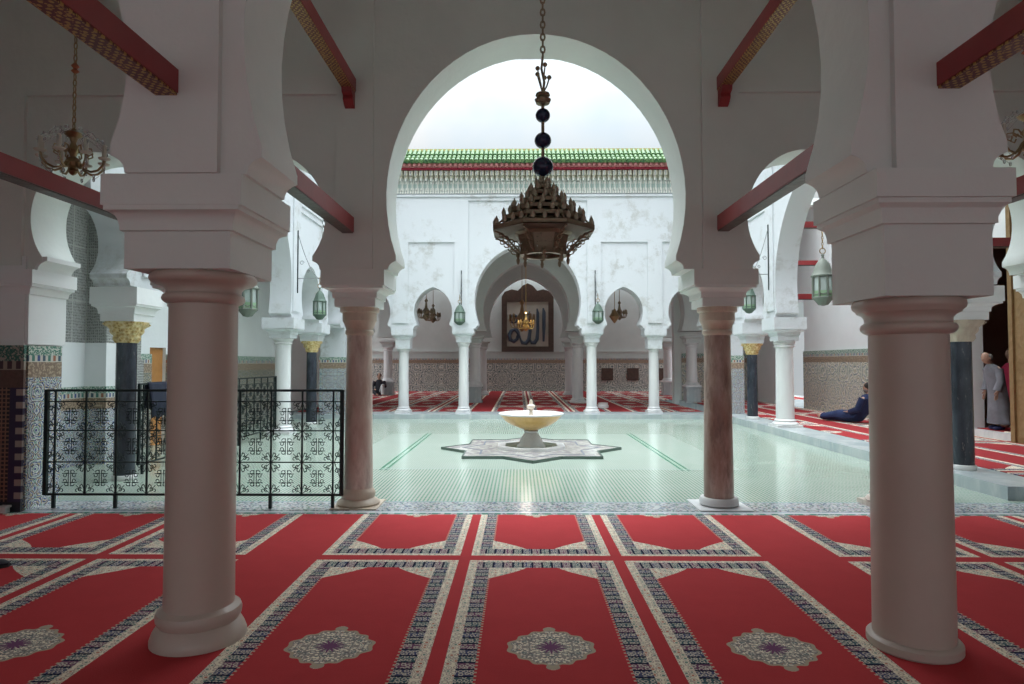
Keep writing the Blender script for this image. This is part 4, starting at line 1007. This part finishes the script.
# 1. standing man in grey robe, leaning forward to the left in the doorway
SM = empty('person', (8.72, 11.80, .285), 'balding man in a long grey robe stooping forward in the right doorway', 'person')
hs = .80
def S(x, y, z): return (x*hs, y*hs, z*hs)
J = {'pelvis':(S(0,0,.92),.105*hs),'spine':(S(-.03,-.01,1.14),.11*hs),'chest':(S(-.09,-.02,1.34),.125*hs),'neck':(S(-.17,-.02,1.50),.052*hs),'skull':(S(-.25,-.03,1.60),.075*hs),
     'hipl':(S(.0,-.09,.88),.08*hs),'kneel':(S(-.02,-.10,.48),.055*hs),'anklel':(S(.02,-.10,.08),.04*hs),'toel':(S(-.13,-.10,.03),.035*hs),
     'hipr':(S(.0,.09,.88),.08*hs),'kneer':(S(.0,.10,.48),.055*hs),'ankler':(S(.06,.10,.08),.04*hs),'toer':(S(-.09,.11,.03),.035*hs),
     'shl':(S(-.10,-.19,1.38),.055*hs),'ell':(S(-.10,-.24,1.12),.042*hs),'wrl':(S(-.17,-.22,.88),.028*hs),
     'shr':(S(-.10,.18,1.38),.055*hs),'elr':(S(-.05,.24,1.12),.042*hs),'wrr':(S(-.12,.22,.88),.028*hs)}
E = [('pelvis','spine'),('spine','chest'),('chest','neck'),('neck','skull'),('pelvis','hipl'),('hipl','kneel'),('kneel','anklel'),('anklel','toel'),('pelvis','hipr'),('hipr','kneer'),('kneer','ankler'),('ankler','toer'),
     ('chest','shl'),('shl','ell'),('ell','wrl'),('chest','shr'),('shr','elr'),('elr','wrr')]
hand(J, E, 'L', 'wrl', (-.2,0,-1), (-1,0,0)); hand(J, E, 'R', 'wrr', (-.2,0,-1), (-1,0,0))
bd = body('body', J, E, SM)
b = B(); head(b, S(-.27,-.03,1.63), .108*hs, (-.93,-.25,-.30)); b.build('head', SKIN, SM)
ROBE = plaster('grey_striped_wool', (.22,.22,.25), (.16,.16,.18), .95, 6, .4)
b = B()
def ell(cx, cy, z, rx, ry, n=24, fold=0.): return [(cx+rx*(1+fold*sin(7*2*pi*j/n+z*2))*cos(2*pi*j/n), cy+ry*(1+fold*sin(7*2*pi*j/n+z*2))*sin(2*pi*j/n), z) for j in range(n)]
b.loft([[tuple(c_*hs for c_ in p) for p in ell(*a)] for a in ((.03,0,.14,.21,.27,24,.06),(.03,0,.16,.22,.28,24,.06),(.02,0,.45,.19,.25,24,.05),(.0,0,.80,.17,.22,24,.03),(-.03,0,1.05,.16,.21),(-.07,-.01,1.28,.16,.22),(-.11,-.01,1.40,.14,.20),(-.15,-.02,1.47,.09,.11),(-.17,-.02,1.50,.06,.065))]); b.build('robe', ROBE, SM)
for sgn, nm in ((-1,'l'),(1,'r')):
    b = B(); b.tube([J['sh'+nm][0], J['el'+nm][0], (J['wr'+nm][0][0], J['wr'+nm][0][1], J['wr'+nm][0][2]+.01)], [.085*hs,.075*hs,.085*hs], 14); b.build('sleeve', ROBE, SM)
b = B(); b.loft([[Vector(S(-.25,-.03,1.63)) + Vector((.9*r_*cos(t_)*.10*hs+.035*hs, r_*sin(t_)*.088*hs, z_*.12*hs)) for t_ in [2*pi*k/16 for k in range(16)]] for r_, z_ in ((1.0,-.35),(1.06,0),(1.02,.35),(.8,.65),(.45,.82))]); b.build('hair', HAIR_G, SM)
b = B()
for yy, xx in ((-.10,-.06),(.10,-.02)): b.sphere(S(xx,yy,.045), .09*hs, 12, 8, (1.6,.55,.55))
b.build('shoes', plain('dark_blue_shoes', (.02,.025,.09), .7), SM)
# 2. person in crimson behind him
PM = empty('person', (9.35, 12.3, .27), 'person in a crimson garment half hidden behind the grey robed man', 'person')
J2 = {'pelvis':(S(0,0,.95),.11*hs),'spine':(S(0,0,1.18),.11*hs),'chest':(S(0,0,1.40),.125*hs),'neck':(S(0,0,1.57),.05*hs),'skull':(S(0,0,1.68),.07*hs),
     'hipl':(S(0,-.09,.9),.08*hs),'kneel':(S(0,-.1,.5),.055*hs),'anklel':(S(0,-.1,.08),.04*hs),'toel':(S(-.14,-.1,.03),.035*hs),
     'hipr':(S(0,.09,.9),.08*hs),'kneer':(S(0,.1,.5),.055*hs),'ankler':(S(0,.1,.08),.04*hs),'toer':(S(-.14,.1,.03),.035*hs),
     'shl':(S(0,-.19,1.44),.055*hs),'ell':(S(.02,-.24,1.16),.042*hs),'wrl':(S(-.1,-.24,.94),.028*hs),'shr':(S(0,.19,1.44),.055*hs),'elr':(S(.02,.24,1.16),.042*hs),'wrr':(S(-.1,.24,.94),.028*hs)}
E2 = [e for e in E if not e[0].startswith(('L','R')) and not e[1].startswith(('L','R'))]; E2 = [('pelvis','spine'),('spine','chest'),('chest','neck'),('neck','skull'),('pelvis','hipl'),('hipl','kneel'),('kneel','anklel'),('anklel','toel'),('pelvis','hipr'),('hipr','kneer'),('kneer','ankler'),('ankler','toer'),('chest','shl'),('shl','ell'),('ell','wrl'),('chest','shr'),('shr','elr'),('elr','wrr')]
hand(J2, E2, 'L', 'wrl', (-.2,0,-1), (-1,0,0)); hand(J2, E2, 'R', 'wrr', (-.2,0,-1), (-1,0,0))
body('body', J2, E2, PM)
b = B(); head(b, S(-.02,0,1.74), .108*hs, (-1,-.3,0)); b.build('head', SKIN, PM)
CRM = plain('crimson_cloth', (.42,.03,.08), .9); b = B()
b.loft([[tuple(c_*hs for c_ in p) for p in ell(*a)] for a in ((0,0,.10,.2,.26,24,.05),(0,0,.5,.18,.24,24,.04),(0,0,.95,.16,.21),(0,0,1.25,.15,.21),(0,0,1.45,.14,.21),(0,0,1.54,.08,.10))]); b.build('garment', CRM, PM)
for nm in 'lr':
    b = B(); b.tube([J2['sh'+nm][0], J2['el'+nm][0], J2['wr'+nm][0]], [.075*hs,.06*hs,.06*hs], 12); b.build('sleeve', CRM, PM)
b = B(); b.sphere(S(.02,0,1.79), .112*hs, 16, 10, (1.0,.9,1.0)); b.build('hair', HAIR_D, PM)
# 3. man reclining on the carpet of the right gallery, feet towards the court side
RM = empty('person', (7.62, 14.55, .155), 'bearded man in dark blue reclining on the carpet, bare feet stretched out', 'person')
ux = Vector((-.62, 1.05, 0)).normalized()      # direction from hips to feet
uy = Vector((-ux.y, ux.x, 0))
def Q(a, s_, z): v = ux*a + uy*s_; return (v.x, v.y, z)
J3 = {'pelvis':(Q(0,0,.13),.12),'spine':(Q(-.13,0,.30),.12),'chest':(Q(-.24,0,.50),.13),'neck':(Q(-.27,0,.66),.055),'skull':(Q(-.25,0,.76),.075),
      'hipl':(Q(.05,.10,.12),.09),'kneel':(Q(.46,.12,.16),.065),'anklel':(Q(.86,.10,.06),.042),'toel':(Q(.93,.10,.17),.032),
      'hipr':(Q(.05,-.10,.12),.09),'kneer':(Q(.44,-.10,.13),.065),'ankler':(Q(.84,-.06,.06),.042),'toer':(Q(.90,-.10,.17),.032),
      'shl':(Q(-.24,.19,.56),.06),'ell':(Q(-.16,.26,.32),.045),'wrl':(Q(.06,.20,.25),.03),
      'shr':(Q(-.24,-.19,.56),.06),'elr':(Q(-.30,-.26,.30),.045),'wrr':(Q(-.20,-.30,.08),.03)}
E3 = list(E2[:18]); hand(J3, E3, 'L', 'wrl', tuple(ux), tuple(-uy)); hand(J3, E3, 'R', 'wrr', tuple(ux*.8+Vector((0,0,-.1))), tuple(uy))
body('body', J3, E3, RM)
b = B(); head(b, Q(-.24,0,.80), .105, tuple(ux*.6+Vector((-.9,-.35,-.1)))); b.build('head', SKIN, RM)
NAVY = plaster('dark_blue_cloth', (.012,.022,.075), (.018,.032,.10), .9, 5, .4)
b = B()
def ring3(a, s_, z, ra, rs, nrm, n=20, fold=.04):
    nrm = Vector(nrm).normalized(); side = uy; o2 = nrm.cross(side)
    c0 = Vector(Q(a, s_, z)); return [c0 + side*rs*(1+fold*sin(5*2*pi*j/n))*cos(2*pi*j/n) + o2*ra*(1+fold*cos(5*2*pi*j/n))*sin(2*pi*j/n) for j in range(n)]
tors = tuple(-ux*.5+Vector((0,0,1)))
b.loft([ring3(.80,.03,.10,.085,.17,tuple(-ux)), ring3(.60,.02,.12,.10,.19,tuple(-ux)), ring3(.42,.01,.15,.125,.20,tuple(-ux)), ring3(.18,0,.14,.13,.21,tuple(-ux)), ring3(.0,0,.17,.155,.21,tuple(-ux+Vector((0,0,.5)))), ring3(-.12,0,.30,.145,.20,tors), ring3(-.22,0,.48,.14,.21,tors), ring3(-.26,0,.58,.12,.20,tors), ring3(-.27,0,.66,.065,.08,(0,0,1))]); b.build('robe', NAVY, RM)
for nm in 'lr':
    b = B(); b.tube([J3['sh'+nm][0], J3['el'+nm][0], J3['wr'+nm][0]], [.085,.075,.06], 12); b.build('sleeve', NAVY, RM)
b = B(); hc = Vector(Q(-.25,0,.83)); b.sphere(tuple(hc), .10, 16, 10, (.95,.95,.95)); b.build('hair', HAIR_D, RM)
b = B(); bc_ = Vector(Q(-.24,0,.80)) + Vector((-.045,-.01,-.075)); b.sphere(tuple(bc_), .055, 12, 8, (1,1,.9)); b.build('beard', HAIR_G, RM)
# 4. person sitting against the pedestal deep in the hall
DM = empty('person', (-5.95, 27.1, .125), 'person in dark clothes sitting by the column pedestal deep in the far hall', 'person')
J4 = {'pelvis':((0,0,.13),.12),'spine':((0,.04,.32),.12),'chest':((0,.06,.52),.13),'neck':((0,.04,.68),.055),'skull':((0,.02,.78),.075),
      'hipl':((.1,-.05,.13),.09),'kneel':((.22,-.32,.42),.065),'anklel':((.26,-.50,.06),.042),'toel':((.28,-.62,.04),.032),
      'hipr':((-.1,-.05,.13),.09),'kneer':((-.20,-.32,.20),.065),'ankler':((.0,-.48,.07),.042),'toer':((.08,-.56,.05),.032),
      'shl':((.19,.04,.58),.06),'ell':((.28,-.08,.38),.045),'wrl':((.24,-.28,.46),.03),'shr':((-.19,.04,.58),.06),'elr':((-.26,-.06,.34),.045),'wrr':((-.12,-.26,.28),.03)}
E4 = list(E2[:18]); hand(J4, E4, 'L', 'wrl', (0,-1,-.2), (-1,0,0)); hand(J4, E4, 'R', 'wrr', (.3,-1,-.2), (1,0,0))
body('body', J4, E4, DM)
b = B(); head(b, (0,.0,.82), .105, (.2,-1,-.1)); b.build('head', SKIN, DM)
DK = plain('black_cloth', (.02,.02,.028), .9)
b = B(); b.loft([ell(0,0,.02,.20,.17), ell(0,.0,.15,.21,.17), ell(0,.04,.32,.17,.14), ell(0,.06,.5,.19,.14), ell(0,.05,.6,.17,.11), ell(0,.04,.68,.07,.07)]); b.build('jacket', DK, DM)
WHT = plain('pale_trousers', (.55,.55,.55), .9)
for nm, m_ in (('l', WHT), ('r', DK)):
    b = B(); b.tube([J4['hip'+nm][0], J4['knee'+nm][0], J4['ankle'+nm][0]], [.10,.08,.06], 12); b.build('trouser_leg', m_, DM)
    b = B(); b.tube([J4['sh'+nm][0], J4['el'+nm][0], J4['wr'+nm][0]], [.08,.06,.045], 12); b.build('sleeve', DK, DM)
b = B(); b.sphere((0,.02,.85), .105, 16, 10, (.95,1,.9)); b.build('hair', HAIR_D, DM)

# ------------------------------------------------------------------ small things
t = empty('shoe', (-3.89, 4.66, .006), 'dark shoe lying on the carpet at the left edge of the view', 'shoe', rz=.4)
b = B(); b.loft([[(x, w_*cos(a), .012+max(0,h_*.5*(1+sin(a)))) for a in [2*pi*k/12 for k in range(12)]] for x, w_, h_ in ((-.14,.02,.05),(-.11,.038,.075),(-.03,.04,.07),(.05,.048,.05),(.11,.045,.04),(.145,.02,.025))]); b.build('upper', plain('dark_leather', (.02,.018,.03), .5), t)
b = B(); b.loft([[(x, w_*cos(a), z) for a in [2*pi*k/12 for k in range(12)] for z in ()] or [(x,-w_,0),(x,w_,0),(x,w_,.014),(x,-w_,.014)] for x, w_ in ((-.145,.03),(-.11,.042),(0,.044),(.08,.052),(.15,.03))], True, False); b.build('sole', plain('rubber_sole', (.03,.03,.03), .8), t)
b = B(); b.rects([(.006,.035,.03),(.05,.035,.03),(.055,.045,.04),(.075,.045,.04)], (-5.15,6.385)); o = b.build('door_stop', M_WHITE); tag(o, 'small white block at the foot of the tiled pier on the left', 'block')
b = B(); b.lathe([(.12,.125),(.17,.14),(.17,.20),(.14,.24),(.15,.27),(.15,.29),(.0,.29)], 20, (2.55,19.6,0)); o = b.build('stone_stool', M_WHITE); tag(o, 'low round white stand behind the far arcade column right of centre', 'stand')
